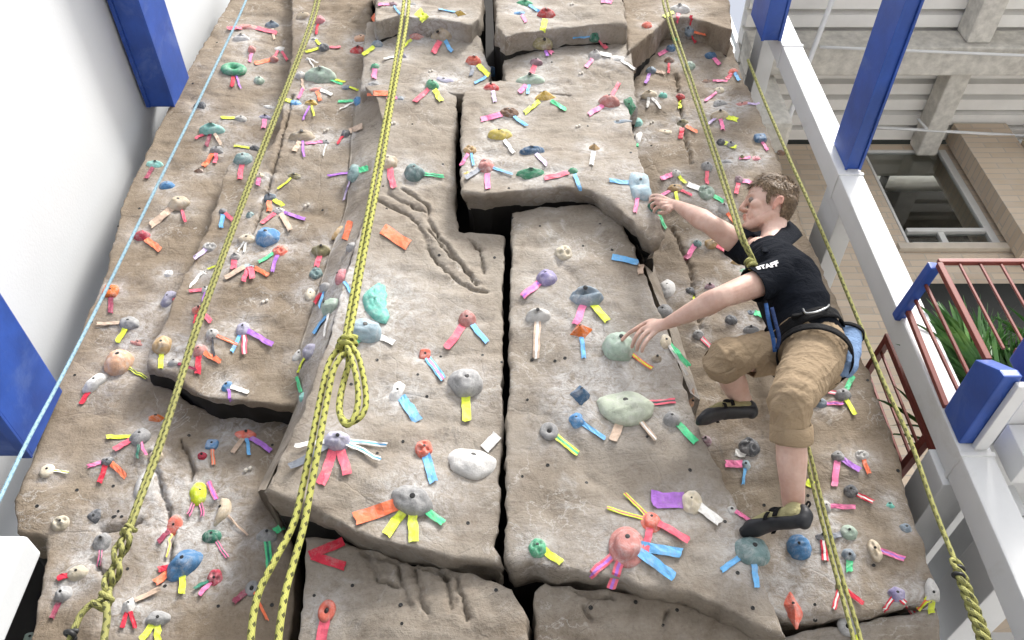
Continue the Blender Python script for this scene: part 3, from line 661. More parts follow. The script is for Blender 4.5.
def tape(px, py, qx, qy, w, cols, parent, name='tape_strip', lift=.004, seed=0):
    n = 6; rows = []; lastp = None; lt = None
    a = Vector((qx-px, qy-py)); a.normalize(); pw = Vector((-a.y, a.x))
    for i in range(n+1):
        t = i/n; cx = px+(qx-px)*t; cy = py+(qy-py)*t; row = []
        c, nn, tt = hit(cx, cy)
        if lt is not None and abs(tt-lt) > .06:
            d = ray(cx, cy).normalized(); c = CAM+d*(lt-.002); tt = lt; nn = Vector((0, -1, 0))
        lt = tt
        if nn.y > -.3: nn = Vector((0, -1, 0))
        wob = 1.3*math.sin(t*5+seed)*hashf(seed, t*2, .3)
        for s in (-.5, -.18, .18, .5):
            wj = w*(1+.22*hashf(seed*1.7, t*6, s*4))
            ex = cx+pw.x*wj*s+wob*pw.x; ey = cy+pw.y*wj*s+wob*pw.y
            if i == n: ex += a.x*(2.2*hashf(s*7, seed, 1)); ey += a.y*(2.2*hashf(s*7, seed, 1))
            d = ray(ex, ey).normalized()
            # the strip lies in the tangent plane of the rock at its centre line
            den = d.dot(nn); T = (c-CAM).dot(nn)/den if abs(den) > .15 else tt
            if abs(T-tt) > .08: T = tt
            q = CAM+d*T
            row.append(q+nn*(lift+.007*t*t*(.5+hashf(seed, 3, 3))+.0035*(hashf(seed, t*9, s*5)+.4)))
        rows.append(row)
    V = [p for r in rows for p in r]; Fc = []; mi = []
    for i in range(n):
        for j in range(3):
            Fc.append((i*4+j, i*4+j+1, (i+1)*4+j+1, (i+1)*4+j)); mi.append(1 if (j == 1 and len(cols) > 1) else 0)
    nv = len(V); V += [p+Vector((0, .0012, 0)) for p in V]
    Fc += [tuple(k+nv for k in f[::-1]) for f in Fc[:]]; mi = mi*2
    mats = [TM[c] for c in cols[:2]]
    return mesh(name, V, Fc, mats, parent, False, mi)
HOLDS = []; HPOS = []
def tape_words(tp):
    out = []
    for a, l, w, c in tp:
        if TW[c[0]] not in out: out.append(TW[c[0]])
    if not out: return ''
    if len(tp) == 1: return 'with a '+out[0]+' tape tail'
    if len(out) == 1: return 'with %s %s tape tails' % ({2:'two',3:'three',4:'four'}.get(len(tp), 'several'), out[0])
    return 'with '+', '.join(out[:3][:-1])+' and '+out[:3][-1]+' tapes'
def size_word(w, h):
    s = max(w, h)
    return 'tiny' if s < 10 else 'small' if s < 14 else 'medium sized' if s < 22 else 'large' if s < 33 else 'very large'
LAND = [((640,182),'the tall two part pale blue hold'),((378,297),'the sea green leaf hold'),((626,404),'the wide pale green sloping hold'),((473,459),'the wide white sloping hold'),((412,498),'the very large grey egg hold'),
 ((627,543),'the stepped dusty red hold'),((234,69),'the green ring hold'),((267,235),'the large blue egg hold'),((119,360),'the peach ball hold'),((199,491),'the fluorescent yellow hold'),((184,562),'the large blue pinch hold'),
 ((799,545),'the blue ribbed hold'),((545,96),'the mustard wedge hold'),((111,291),'the orange block hold'),((320,75),'the wide sage jug near the top'),((586,296),'the scooped grey jug'),((212,129),'the teal jug on the left'),
 ((442,35),'the beige jug of the top left block'),((337,440),'the lavender ball with many tapes'),((897,593),'the violet egg hold'),((327,609),'the coral ring hold'),((546,277),'the violet ball hold'),((770,205),"the climber's head"),
 ((725,410),"the climber's raised shoe"),((785,515),"the climber's lower shoe"),((712,243),'the tan egg behind the forearm'),((711,55),'the navy ball near the top right'),((843,394),'the grey ball below the chalk bag'),((546,14),'the red jug of the top right block')]
used_labels = set()
def make_label(px, py, w, h, shape, col, tp):
    base = f"{size_word(w,h)} {HW.get(col,col)} {SHN[shape]} hold {tape_words(tp)}".strip()
    cand = sorted(LAND, key=lambda l: math.hypot(l[0][0]-px, l[0][1]-py))
    cand = [c for c in cand if math.hypot(c[0][0]-px, c[0][1]-py) > 3]
    if not [c for c in LAND if math.hypot(c[0][0]-px, c[0][1]-py) <= 3]:
        for c in cand[:6]:
            dx, dy = px-c[0][0], py-c[0][1]
            w1 = ('above' if dy < 0 else 'below') if abs(dy) > abs(dx)*.6 else ('left of' if dx < 0 else 'right of')
            l = f"{base}, {w1} {c[1]}"
            if len(l.split()) > 16: l = f"{HW.get(col,col)} {SHN[shape]} hold {tape_words(tp)}, {w1} {c[1]}"
            if len(l.split()) > 16: l = f"{HW.get(col,col)} hold {tape_words(tp)}, {w1} {c[1]}"
            if len(l.split()) > 16: l = f"{HW.get(col,col)} {SHN[shape]} hold, {w1} {c[1]}"
            if len(l.split()) <= 16 and l not in used_labels: break
    else:
        l = base if len(base.split()) <= 16 else ' '.join(base.split()[:16])
    used_labels.add(l); return l
for idx, (px, py, w, h, shape, col, tp) in enumerate(H):
    p, n, x, y, t = frame(px, py+.12*h, max(4, w*.3))
    zc = (p-CAM).dot(Vector((0, CT, ST)))
    k = zc/F
    rx, ry = w*k*.52, h*k*.60
    V, Fc, dp = dome(shape, idx+1)
    dz = dp*min(rx, ry)*1.05
    rot = (hashf(idx*.71, 2.2, 5)*50 if shape not in ('leaf', 'volume', 'jug', 'bigjug', 'sloper', 'horn', 'ring') else 0)
    if (px, py) == (412,498): rot = -18
    if (px, py) in ((184,562),(95,380)): rot = -30
    if (px, py) in ((168,297),): rot = -12
    if (px, py) in ((365,329),(473,459)): rot = 0
    c, s = math.cos(R(rot)), math.sin(R(rot))
    vs = []
    for a, b, z in V:
        u, v = a*rx, b*ry
        if shape in ('pinch', 'egg', 'crimp', 'crescent', 'flat') : u, v = u*c-v*s*1.0, u*s+v*c
        elif shape in ('ball', 'pocket', 'wedge', 'block'): u, v = u, v
        vs.append(x*u+y*v+n*(z*dz-.006))
    o = mesh('climbing_hold', vs, Fc, HM[col], None, shape not in ('wedge',))
    o.location = p
    lab = make_label(px, py, w, h, shape, col, tp)
    tag(o, lab, 'climbing hold', 'bolt-on climbing holds on the rock wall')
    HOLDS.append(o); HPOS.append((p, max(rx, ry)))
    # bolt in its countersunk hole
    if w >= 9 and shape not in ('leaf', 'ring'):
        br = max(.0055, min(.011, rx*.14)); hx = rx*.10*hashf(idx, 1.3, 0); hy = ry*(.22 if shape in ('jug','bigjug','sloper','dish','volume') else .12)
        tree = BVHTree.FromPolygons([Vector(q) for q in vs], Fc)
        s0 = x*hx+y*hy+n*(dz*3); q, m, _, _ = tree.ray_cast(s0, -n)
        if q is not None:
            a1 = (m+n*.6).normalized(); e1 = x-a1*x.dot(a1); e1.normalize(); e2 = a1.cross(e1)
            bv = []; bf = []
            for lv, (rr, zz) in enumerate(((1.0, -.002), (1.0, .0008), (.72, .0012), (.45, .0014))):
                for i in range(10):
                    an = 2*math.pi*i/10; bv.append(q+e1*(rr*br*math.cos(an))+e2*(rr*br*math.sin(an))+a1*zz)
            for lv in range(3):
                for i in range(10): bf.append((lv*10+i, lv*10+(i+1) % 10, lv*10+10+(i+1) % 10, lv*10+10+i))
            bf.append(tuple(range(30, 40)))
            mesh('bolt', [b+p for b in bv], bf, BOLT, o)
    if shape == 'ring':
        mesh('bolt', [p+x*(rx*.3*math.cos(a))+y*(ry*.3*math.sin(a))+n*.006 for a in [2*math.pi*i/10 for i in range(10)]]+[p+n*.014], [(i, (i+1) % 10, 10) for i in range(10)], BOLT, o)
    for j, (an, L, tw_, cc) in enumerate(tp):
        ca, sa = math.cos(R(an)), math.sin(R(an))
        r0 = 1/math.sqrt((ca/(w*.5))**2+(sa/(h*.5))**2)*.78
        ax, ay = px+ca*r0, py+sa*r0+.05*h
        sh = .78 if py < 200 else .92
        tape(ax, ay, ax+ca*(L*sh*1.12+3), ay+sa*(L*sh*1.12+3), tw_*sh*.8, cc, o, seed=idx*3.7+j*1.3, lift=.004+.0025*j)
for i, (a, b, w, c, lab) in enumerate(LOOSE):
    p = hit(*a)[0]
    o = tape(a[0], a[1], b[0], b[1], w, c, None, 'wall_tape', seed=900+i)
    o.data.transform(Matrix.Translation(-p)); o.location = p
    tag(o, lab, 'tape')
CHAL = basic('screw_on_chip', (.56, .52, .46), .7, .1)
for i, (px, py) in enumerate(CHIPS):
    p, n, x, y, t = frame(px, py)
    mb = MB(); s = .011
    for sg in (-1, 1):
        c0 = x*(sg*s*.75)+y*(sg*s*.5)
        vs = [c0+x*(s*.8*math.cos(a)*r)+y*(s*1.1*math.sin(a)*r)+n*z for r, z in ((1, -.003), (.9, .008), (.5, .012)) for a in [2*math.pi*k/8 for k in range(8)]]
        mb.add(vs, [(l*8+k, l*8+(k+1) % 8, l*8+8+(k+1) % 8, l*8+8+k) for l in range(2) for k in range(8)]+[tuple(range(16, 24))])
    # the bridge that makes the chip one casting
    mb.bar(x*(-s*.75)+n*.003, x*(s*.75)+n*.003, s*.6, s*.5)
    o = mb.build('screw_on_chip', CHAL); o.location = p
    c = min(LAND, key=lambda l: math.hypot(l[0][0]-px, l[0][1]-py)); dx, dy = px-c[0][0], py-c[0][1]
    w1 = ('above' if dy < 0 else 'below') if abs(dy) > abs(dx)*.6 else ('left of' if dx < 0 else 'right of')
    l = f"tiny pale screw on foot chip {w1} {c[1]}"
    if l in used_labels: l = f"tiny pale double foot chip, second one {w1} {c[1]}"
    used_labels.add(l); tag(o, l, 'foot chip', 'small screw-on foot chips')
    HPOS.append((p, .01))
# spare bolt holes drilled through the rock coat
hv = []; hf = []; rh = random.Random(21)
spots = [(555,361),(565,358),(496,590),(432,560),(377,360),(532,360),(600,224),(612,250),(660,570),(690,470),(540,226),(583,246),(468,523),(590,300),(37,506),(77,490)]
while len(spots) < 120:
    q = (rh.uniform(60, 900), rh.uniform(20, 630))
    if all(math.hypot(q[0]-h[0], q[1]-h[1]) > 9+.5*h[2] for h in H): spots.append(q)
for q in spots:
    if BVH.ray_cast(CAM, ray(*q).normalized())[0] is None: continue
    p, n, x, y, t = frame(*q)
    if p.y > 3.25 or n.y > -.75: continue
    b0 = len(hv); rr = rh.uniform(.0045, .0065)
    for r_, z_ in ((1.35, -.001), (1.15, .0022), (.8, .0024), (.55, .0005)):
        hv += [p+x*(rr*r_*math.cos(a))+y*(rr*r_*math.sin(a))+n*z_ for a in [2*math.pi*i/8 for i in range(8)]]
    for l in range(3): hf += [(b0+l*8+i, b0+l*8+(i+1) % 8, b0+l*8+8+(i+1) % 8, b0+l*8+8+i) for i in range(8)]
    hf.append(tuple(range(b0+24, b0+32)))
mesh('bolt_hole_pattern', hv, hf, BOLT, wall_root)['kind'] = 'stuff'
# chalk dust: rubbed round the holds, stored as a wear mask
HPa = np.array([tuple(p) for p, r in HPOS]); HR = np.array([r for p, r in HPOS])
rngc = np.random.default_rng(3); HK = rngc.uniform(.25, 1.3, len(HR)); HO = rngc.normal(0, .35, (len(HR), 3))*HR[:, None]
for o in PANELS:
    nv = len(o.data.vertices); co = np.empty(nv*3); o.data.vertices.foreach_get('co', co); co = co.reshape(-1, 3)
    m = np.zeros(nv)
    for q, r, k, of in zip(HPa, HR, HK, HO):
        dd = np.sqrt(((co-q-of)**2).sum(1)); m += k*np.exp(-(dd/(r*1.7+.014))**2)
    # rubbed edges
    at = o.data.attributes.new('chalk', 'FLOAT', 'POINT'); at.data.foreach_set('value', np.clip(m, 0, 1))
# ---------------------------------------------------------------- the building
mb = MB(); mb.box(-30, 30, -30, 30, -.2, 0); o = mb.build('floor', FLOOR); tag(o, kind='structure')
def solo(name, build, label, cat, mat, bevel=.006, group=None):
    mb = MB(); build(mb); o = mb.build(name, mat, None, False, bevel)
    c = sum((v.co for v in o.data.vertices), Vector())/len(o.data.vertices)
    c.z = min(v.co.z for v in o.data.vertices)
    o.data.transform(Matrix.Translation(-c)); o.location = c
    return tag(o, label, cat, group)
solo('added_dark_mat', lambda m: m.box(-2.35, 1.7, -3.5, 3.3, .004, .3), 'dark padded mat below the climbing wall, added unseen to cut floor bounce', 'mat', MATS, .03)  # unseen dark mat, added so overhang undersides get little bounce light
solo('side_wall', lambda m: m.box(-2.6, -2.36, -2.5, 8, 0, 12), 'plain white plastered side wall beside the climbing wall', 'wall', PLASTER, 0)
# crane-like beams: box section with a raised bottom flange
def beam(name, x0, x1, y0, y1, z0, z1, label, mat=BLUE, cat='beam'):
    r = empty(name, ((x0+x1)/2, (y0+y1)/2, z0), label, cat)
    m = MB(); m.box(x0, x1, y0, y1, z0, z1); m.build('beam_body', mat, r, False, .008)
    m = MB(); w = (x1-x0)*.12
    m.box(x0-.004, x0+w, y0, y1-.004, z0-.012, z0-.0005); m.box(x1-w, x1+.004, y0, y1-.004, z0-.012, z0-.0005)
    m.build('bottom_flange', mat, r, False, .002)
    return r
beam('blue_beam', -2.335, -2.16, -1.2, 2.985, 6.15, 6.5, 'blue painted steel beam running out high on the white side wall')
beam('blue_beam', -2.34, -1.995, -1.2, 2.93, 3.455, 3.80, 'wide blue steel beam low on the white side wall')
beam('blue_beam', 1.768, 1.845, -1.2, 2.698, 5.11, 5.345, 'long scuffed blue beam resting against the white column front')
beam('blue_beam', 1.60, 1.722, -1.2, 2.70, 6.47, 6.82, 'short visible end of the blue beam at the top of the column')
r = empty('blue_beam', (1.8, 2.53, 3.37), 'short blue beam end carrying the balcony railing on the column', 'beam')
m = MB(); pr = [(2.698, 3.358), (2.285, 3.358), (2.292, 3.395), (2.385, 3.522), (2.698, 3.522)]
m.add([(1.732, y, z) for y, z in pr]+[(1.80, y, z) for y, z in pr], [(0,1,2,3,4), (9,8,7,6,5)]+[(i, i+5, (i+1) % 5+5, (i+1) % 5) for i in range(5)]); m.build('beam_body', BLUE, r, False, .007)
m = MB(); m.box(1.782, 1.835, 2.31, 2.698, 3.330, 3.356); m.build('sole_plate', WHITE, r, False, .004)
solo('corner_pier', lambda m: (m.box(-2.355, -1.60, 2.5, 2.62, 0, 2.86)), 'white painted masonry pier stump below the low blue beam', 'pier', PLASTER, .012)
r = empty('steel_column', (1.79, 2.77, 0), 'white painted square steel column beside the climbing wall', 'column')
m = MB(); m.box(1.725, 1.852, 2.70, 2.847, 0, 11); m.build('shaft', WHITE, r, False, .008)
for z in (5.06, 3.30, 6.40):
    m = MB(); m.box(1.72, 1.857, 2.694, 2.853, z, z+.02); m.build('splice_plate', WHITE, r, False, .003)
# beams behind the column, at every storey
for z0, z1, x0, x1, ya, yb, lab in ((4.93, 5.18, 1.735, 1.845, 2.852, 4.59, 'white beam running from the column back to the brick above the climber'),
                       (3.27, 3.44, 1.70, 1.85, 2.852, 4.59, 'white beam under the small red railing'),
                       (2.92, 3.13, 1.84, 2.0, 2.852, 4.5, 'lowest white beam above the dark recess beside the column'),
                       (6.85, 7.05, 1.735, 1.845, 2.852, 4.59, 'highest white beam behind the column top')):
    solo('white_beam', lambda m: m.box(x0, x1, ya, yb, z0, z1), lab, 'beam', WHITE, .006)
solo('white_infill_wall', lambda m: m.box(1.88, 1.98, 2.852, 4.5, 3.135, 3.268), 'narrow white infill panel between the two lower white beams', 'wall', PLASTER, 0)
# lower back wall with conduit
solo('lower_wall', lambda m: m.box(1.64, 6, 4.25, 4.45, 0, 3.26), 'pale grey painted lower wall behind the column foot', 'wall', basic('grey_wall_paint', (.50, .50, .50), .8, .05, 2, .2), 0)
r = empty('conduit', (2.6, 4.2, 2.45), 'pair of horizontal grey pipes on the pale lower wall', 'pipe')
a = P(936, 588, 4.2); 
for dz in (0, -.05):
    m = MB(); m.bar((1.66, 4.21, a.z+dz), (5, 4.21, a.z+dz), .03, n=10); m.build('pipe', WHITE, r, True)
# balcony slab, joists
r = empty('balcony_slab', (3.2, 3.3, 3.30), 'white painted balcony floor slab seen from below', 'balcony')
m = MB(); m.box(1.905, 6, 2.40, 4.24, 3.40, 3.50); m.build('deck', WHITE, r, False, .006)
m = MB(); m.box(1.905, 6, 2.62, 2.76, 3.22, 3.397); m.build('joist', WHITE, r, False, .006)
m = MB(); m.box(2.28, 2.40, 1.2, 2.617, 3.20, 3.39); m.build('joist', WHITE, r, False, .006)
m = MB(); m.box(2.28, 2.40, 2.764, 4.23, 3.22, 3.397); m.build('joist', WHITE, r, False, .006)
for q in ((2.02, 2.615, 3.30), (2.12, 2.615, 3.30), (2.02, 2.615, 3.35), (2.12, 2.615, 3.35)):
    m = MB(); m.bar(q, (q[0], q[1]-.022, q[2]), .025, n=6); m.build('bolt', WHITE, r)
solo('blue_beam', lambda m: m.box(1.862, 1.98, 2.25, 2.395, 3.39, 3.53), 'small blue beam end at the balcony edge', 'beam', BLUE, .01)
# brick wall with window opening
X0, X1, Z0, Z1 = 3.25, 4.03, 6.63, 7.95
def bw(m):
    m.box(1.2, 1.95, 4.6, 4.9, 3.27, 8.4); m.box(1.95, X0, 4.6, 4.9, 3.5, 8.04); m.box(X1, 8, 4.6, 4.9, 3.5, 8.04)
    m.box(X0, X1, 4.6, 4.9, 6.16, Z0); m.box(X0, X1, 4.6, 4.9, 3.5, 4.18); m.box(X0, X1, 4.6, 4.9, Z1, 8.04)
solo('brick_wall', bw, 'tan brick building wall with a dark window behind the column', 'wall', BRICK, 0)
solo('brick_pier', lambda m: (m.box(4.04, 4.52, 4.36, 4.554, 6.40, 8.03)), 'tan brick pier standing out right of the window', 'pier', BRICK, 0)
solo('brick_pier', lambda m: (m.box(4.53, 8, 4.30, 4.554, 6.40, 7.72)), 'lower and wider tan brick pier at the picture edge', 'pier', BRICK, 0)
solo('stone_band', lambda m: m.box(3.15, 8, 4.555, 4.598, 6.545, 6.615), 'pale stone sill course below the dark window', 'sill', basic('pale_stone', (.55, .49, .41), .8, .1), .005)
r = empty('window', (3.64, 4.62, Z0), 'dark upper window with pale aluminium frame in the brick wall', 'window')
m = MB(); m.box(X0+.004, X0+.026, 4.596, 4.64, Z0+.003, Z1-.003); m.box(X1-.07, X1-.004, 4.596, 4.64, Z0+.003, Z1-.003)
m.box(X0+.052, X1-.072, 4.596, 4.64, Z1-.022, Z1-.003); m.box(X0+.052, X1-.072, 4.592, 4.64, Z0+.003, Z0+.03); m.box(X0+.052, X1-.072, 4.588, 4.64, Z0+.16, Z0+.205)
m.box(X0+.30, X0+.35, 4.594, 4.64, Z0+.032, Z0+.158)
m.build('window_frame', ALU, r, False, .003)
GL, nt, b = newmat('window_glass'); b.inputs['Base Color'].default_value = (.9, .95, .93, 1); b.inputs['Transmission Weight'].default_value = 1; b.inputs['Roughness'].default_value = .02
m = MB(); m.box(X0+.03, X1-.03, 4.618, 4.624, Z0+.01, Z1-.02); m.build('pane', GL, r)
# the room behind the window
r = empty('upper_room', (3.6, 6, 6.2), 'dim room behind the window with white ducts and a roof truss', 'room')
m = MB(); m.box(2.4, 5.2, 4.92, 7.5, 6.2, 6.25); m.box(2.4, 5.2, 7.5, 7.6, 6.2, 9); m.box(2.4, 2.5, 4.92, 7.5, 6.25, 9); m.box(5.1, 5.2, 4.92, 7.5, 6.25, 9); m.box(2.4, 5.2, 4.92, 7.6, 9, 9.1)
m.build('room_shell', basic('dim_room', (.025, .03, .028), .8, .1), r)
m = MB(); m.bar((2.52, 5.5, 8.7), (5.08, 5.5, 8.7), .28, n=12); m.build('duct', DECK, r, True)
m = MB(); m.bar((2.52, 6.3, 8.6), (5.08, 6.3, 8.6), .10); m.bar((3.0, 6.3, 8.6), (3.5, 6.3, 8.0), .07); m.bar((4.0, 6.3, 8.6), (3.5, 6.3, 8.0), .07); m.bar((3.9, 5.3, 8.55), (3.9, 7.3, 8.55), .06); m.build('roof_truss', DARKG, r)
# ribbed metal deck ceiling
def deck(m):
    y = 1.0
    while y < 4.28:
        prof = [(y, 8.10), (y+.02, 8.06), (y+.115, 8.06), (y+.135, 8.10), (y+.17, 8.10)]
        v = []
        for yy, zz in prof:
            v += [(1.95, yy, zz), (8, yy, zz), (1.95, yy, zz+.03), (8, yy, zz+.03)]
        f = []
        for i in range(4):
            a, b_ = i*4, i*4+4
            f += [(a, a+1, b_+1, b_), (a+2, b_+2, b_+3, a+3), (a, b_, b_+2, a+2), (a+1, a+3, b_+3, b_+1)]
        m.add(v, f); y += .17
def deck2(m):
    prof = []; y = 2.2
    while y < 4.6:
        prof += [(y, 8.14), (y+.012, 8.055), (y+.118, 8.055), (y+.130, 8.14)]; y += .16
    v = []; f = []
    for yy, zz in prof: v += [(1.95, yy, zz), (8, yy, zz), (1.95, yy, 8.2), (8, yy, 8.2)]
    for i in range(len(prof)-1):
        a, b_ = i*4, i*4+4
        f += [(a, a+1, b_+1, b_), (a+2, b_+2, b_+3, a+3), (a, b_, b_+2, a+2), (a+1, a+3, b_+3, b_+1)]
    m.add(v, f)
solo('metal_deck_ceiling', deck2, 'ribbed pale metal deck ceiling above the brick wall', 'ceiling', DECK, 0)
solo('concrete_beam', lambda m: (m.box(1.95, 8, 3.46, 3.72, 7.76, 8.05)), 'long rough concrete beam crossing under the ribbed ceiling', 'beam', CONC, .02)
solo('concrete_beam', lambda m: (m.box(3.72, 3.90, 3.724, 4.59, 7.84, 8.05)), 'short rough concrete beam running back to the brick pier', 'beam', CONC, .02)
solo('concrete_beam', lambda m: (m.box(3.72, 3.92, 2.2, 3.456, 7.82, 8.05)), 'rough concrete beam coming forward at the top edge of the ceiling', 'beam', CONC, .02)
solo('concrete_post', lambda m: (m.box(1.96, 2.22, 3.74, 4.02, 7.1, 8.05)), 'rough concrete post at the end of the ceiling', 'post', CONC, .04)
for pts, rr, lab in (([PZ(300+520,47,7.7), PZ(1060,57,7.7)], .012, 'thin white pipe along the front of the long concrete beam'), ([PZ(870,127,7.85), PZ(1060,138,7.85)], .014, 'thin white pipe above the dark window'),
                ([PZ(777,153,7.2), PZ(806,70,7.6), PZ(836,-10,7.9)], .022, 'white pipe slanting down left of the long blue beam'), ([PZ(918,119,7.95), PZ(927,129,7.8)], .012, 'short white pipe hanger above the window')):
    v, f, uv = tube(spline(pts, 6), rr, 10); o = mesh('pipe', v, f, WHITE, None, True); tag(o, lab, 'pipe')
# high glazed opening beside the wall top
r = empty('skylight_window', (2.3, 4.75, 8.45), 'bright tall window with white frame at the wall top', 'window')
m = MB()
for x in (1.62, 2.06, 2.5): m.box(x, x+.05, 4.70, 4.78, 8.42, 12.5)
for z in (8.42, 9.9, 11.4): m.box(1.672, 2.058, 4.71, 4.77, z, z+.06); m.box(2.112, 2.498, 4.71, 4.77, z, z+.06)
m.build('window_frame', WHITE, r, False, .004)
for x0, x1 in ((1.672, 2.058), (2.112, 2.498)):
    m = MB(); m.box(x0, x1, 4.738, 4.744, 8.49, 12.4); m.build('pane', GL, r)
# unseen hall walls behind and beside the camera, added to cut low horizon light
solo('added_hall_wall', lambda m: m.box(-2.6, 12, -11.3, -11, 0, 5.0), 'white painted low hall wall, added unseen behind the viewer to block horizon light', 'wall', PLASTER, 0)
solo('added_hall_wall', lambda m: m.box(12.01, 12.3, -11, 4.5, 0, 4.5), 'white painted hall wall, added unseen far beside the balcony to block horizon light', 'wall', PLASTER, 0)
# ------------------------------------------------ railings
def tube_part(name, pts, rad, mat, parent, n=8):
    v, f, uv = tube([Vector(p) for p in pts], rad, n); return mesh(name, v, f, mat, parent, True)
def bars(name, a, b, w, mat, parent):
    m = MB(); m.bar(a, b, w); return m.build(name, mat, parent, False, .003)
r = empty('balcony_railing', (2.2, 2.38, 3.53), 'red balcony railing with blue handrail end right of the column', 'railing')
ZT, ZB = 4.05, 3.545
bars('top_rail', (1.775, 2.38, ZT), (4.2, 2.38, ZT), .022, REDM, r)
bars('post', (1.79, 2.40, 3.53), (1.775, 2.38, ZT-.014), .024, REDM, r)
bars('bottom_rail', (1.90, 2.39, 3.56), (4.2, 2.39, 3.56), .026, REDM, r)
bars('post', (1.742, 2.688, 3.53), (1.742, 2.66, ZT-.016), .022, REDM, r)
m = MB(); m.bar((1.722, 2.72, ZT+.0), (1.768, 2.40, ZT+.0), .045); m.build('handrail_end', BLUE, r, False, .008)
for i in range(27):
    x = 1.86+.086*i
    bars('baluster', (x, 2.385, 3.573), (x, 2.38, ZT-.013), .0105, REDM, r)
for i in range(2):
    t = (i+1)/3; bars('baluster', (1.745+.02*t, 2.68-.28*t, 3.53), (1.738+.03*t, 2.68-.28*t, ZT-.02), .013, REDM, r)
r = empty('stair_railing', (1.77, 3.2, 3.45), 'small red railing behind the wall edge beside the chalk bag', 'railing')
bars('top_rail', (1.78, 2.96, 4.13), (1.66, 4.2, 4.13), .032, REDM, r); bars('bottom_rail', (1.78, 2.96, 3.57), (1.66, 4.2, 3.57), .035, REDM, r)
bars('post', (1.782, 2.95, 3.45), (1.782, 2.95, 4.15), .034, REDM, r)
for i in range(1, 16):
    t = i/16; x, y = 1.78-.12*t, 2.96+1.24*t; bars('baluster', (x, y, 3.588), (x, y, 4.114), .012, REDM, r)
# ------------------------------------------------ plants
LEAF, nt, b = newmat('leaf_green'); oi = nd(nt, 'ShaderNodeObjectInfo'); n = tex_noise(nt, 7, 3, .6, geo(nt))
nt.links.new(ramp(nt, n, [(.3, (.02, .075, .014)), (.55, (.055, .17, .03)), (.75, (.16, .31, .06))]), b.inputs['Base Color']); b.inputs['Roughness'].default_value = .45
def plant(x, y, z, h, n, seed, label, spread=.5):
    r = empty('balcony_plant', (x, y, z), label, 'plant')
    rnd = random.Random(seed); V = []; Fc = []
    for i in range(n):
        a = rnd.uniform(0, 6.283); L = h*rnd.uniform(.3, .95); w = rnd.uniform(.006, .016); sp = rnd.uniform(.15, 1.3)*spread
        base = Vector((x+rnd.uniform(-.06, .06), y+rnd.uniform(-.05, .05), z+rnd.uniform(0, .35)*h)); dirv = Vector((math.cos(a), math.sin(a)*.7, 0)); pr = []
        sd = Vector((-dirv.y, dirv.x, .3)).normalized(); b0 = len(V)
        for k in range(6):
            t = k/5; c = base+dirv*(L*sp*t*1.1)+Vector((0, 0, L*(t-.62*sp*t*t)))
            ww = w*math.sin(math.pi*min(.98, .12+.86*t))
            V += [c-sd*ww, c+Vector((0, 0, -ww*.5)), c+sd*ww]
        for k in range(5):
            q = b0+k*3; Fc += [(q, q+1, q+4, q+3), (q+1, q+2, q+5, q+4)]
    mesh('foliage', V, Fc, LEAF, r, True)
    m = MB(); m.bar((x, y, z), (x, y, z+h*.5), .025, n=6); m.build('stem', HM['brown'], r)
TR = basic('planter_dark', (.05, .05, .05), .8)
solo('planter_box', lambda m: m.box(1.93, 4.2, 2.62, 3.05, 3.51, 3.66), 'dark planter box behind the red balcony railing', 'planter', TR, .01)
for i, (x, y, s_, lab) in enumerate(((2.0, 2.75, .50, 'leafy green plant nearest the column behind the red railing'), (2.22, 2.9, .52, 'second leafy plant from the column behind the red railing'), (2.45, 2.78, .48, 'third leafy plant from the column behind the red railing'),
        (2.68, 2.9, .52, 'fourth leafy plant from the column behind the red railing'), (2.92, 2.78, .5, 'leafy plant behind the red railing farthest from the column'), (2.12, 2.98, .4, 'low leafy plant at the back of the planter near the column'), (2.58, 2.99, .42, 'low leafy plant at the back of the planter away from the column'))):
    plant(x, y, 3.66, s_, 230, 40+i, lab)
solo('planter_box', lambda m: m.box(1.90, 2.04, 3.05, 3.2, 3.45, 3.56), 'dark pot behind the small red railing', 'planter', TR, .01)
plant(1.99, 3.12, 3.56, .42, 40, 77, 'spiky dark leaved plant behind the small red railing', .75)
solo('dark_recess', lambda m: m.box(2.98, 6, 4.54, 4.597, 3.6, 6.12), 'dark shaded glazing behind the balcony plants', 'glazing', DARKG, 0)
# ---------------------------------------------------------------- ropes
def strand(paths, rad, mat, name, parent=None, n=10, sm=10):
    o = None
    for k, p in enumerate(paths):
        v, f, uv = tube(spline(p, sm), rad, n)
        m = mesh('strand' if parent or len(paths) > 1 else name, v, f, mat, parent, True, None, uv)
    return m
def pp(l): return [P(a, b, c) for a, b, c in l]
def knot(c, r, turns, rr, mat, parent, ax=(0,0,1), seed=0, squash=1.0):
    ax = Vector(ax).normalized(); x = ax.cross(Vector((0, -1, .2))).normalized(); y = ax.cross(x); pts = []
    N = turns*14
    for i in range(N+1):
        t = i/N; a = 2*math.pi*turns*t
        q = r*(1+.28*math.sin(a*1.5+seed)); pts.append(c+x*(q*math.cos(a))*1.0+y*(q*math.sin(a))*.8+ax*(r*1.5*squash*(t-.5)*2+.5*r*math.sin(a*.5+seed)))
    v, f, uv = tube(spline(pts, 3), rr, 10); return mesh('knot', v, f, mat, parent, True, None, uv)
RR = .0105
r = empty('climbing_rope', P(345, 345, 2.35), 'bright yellow doubled rope hanging in front of the tower, knotted with a big loop', 'rope')
def off(l, dx, dy=0): return [(a+dx, b+dy, c) for a, b, c in l]
base = [(409,-25,2.42),(404,20,2.41),(392,95,2.40),(378,170,2.38),(364,245,2.36),(352,310,2.35),(347,340,2.34)]
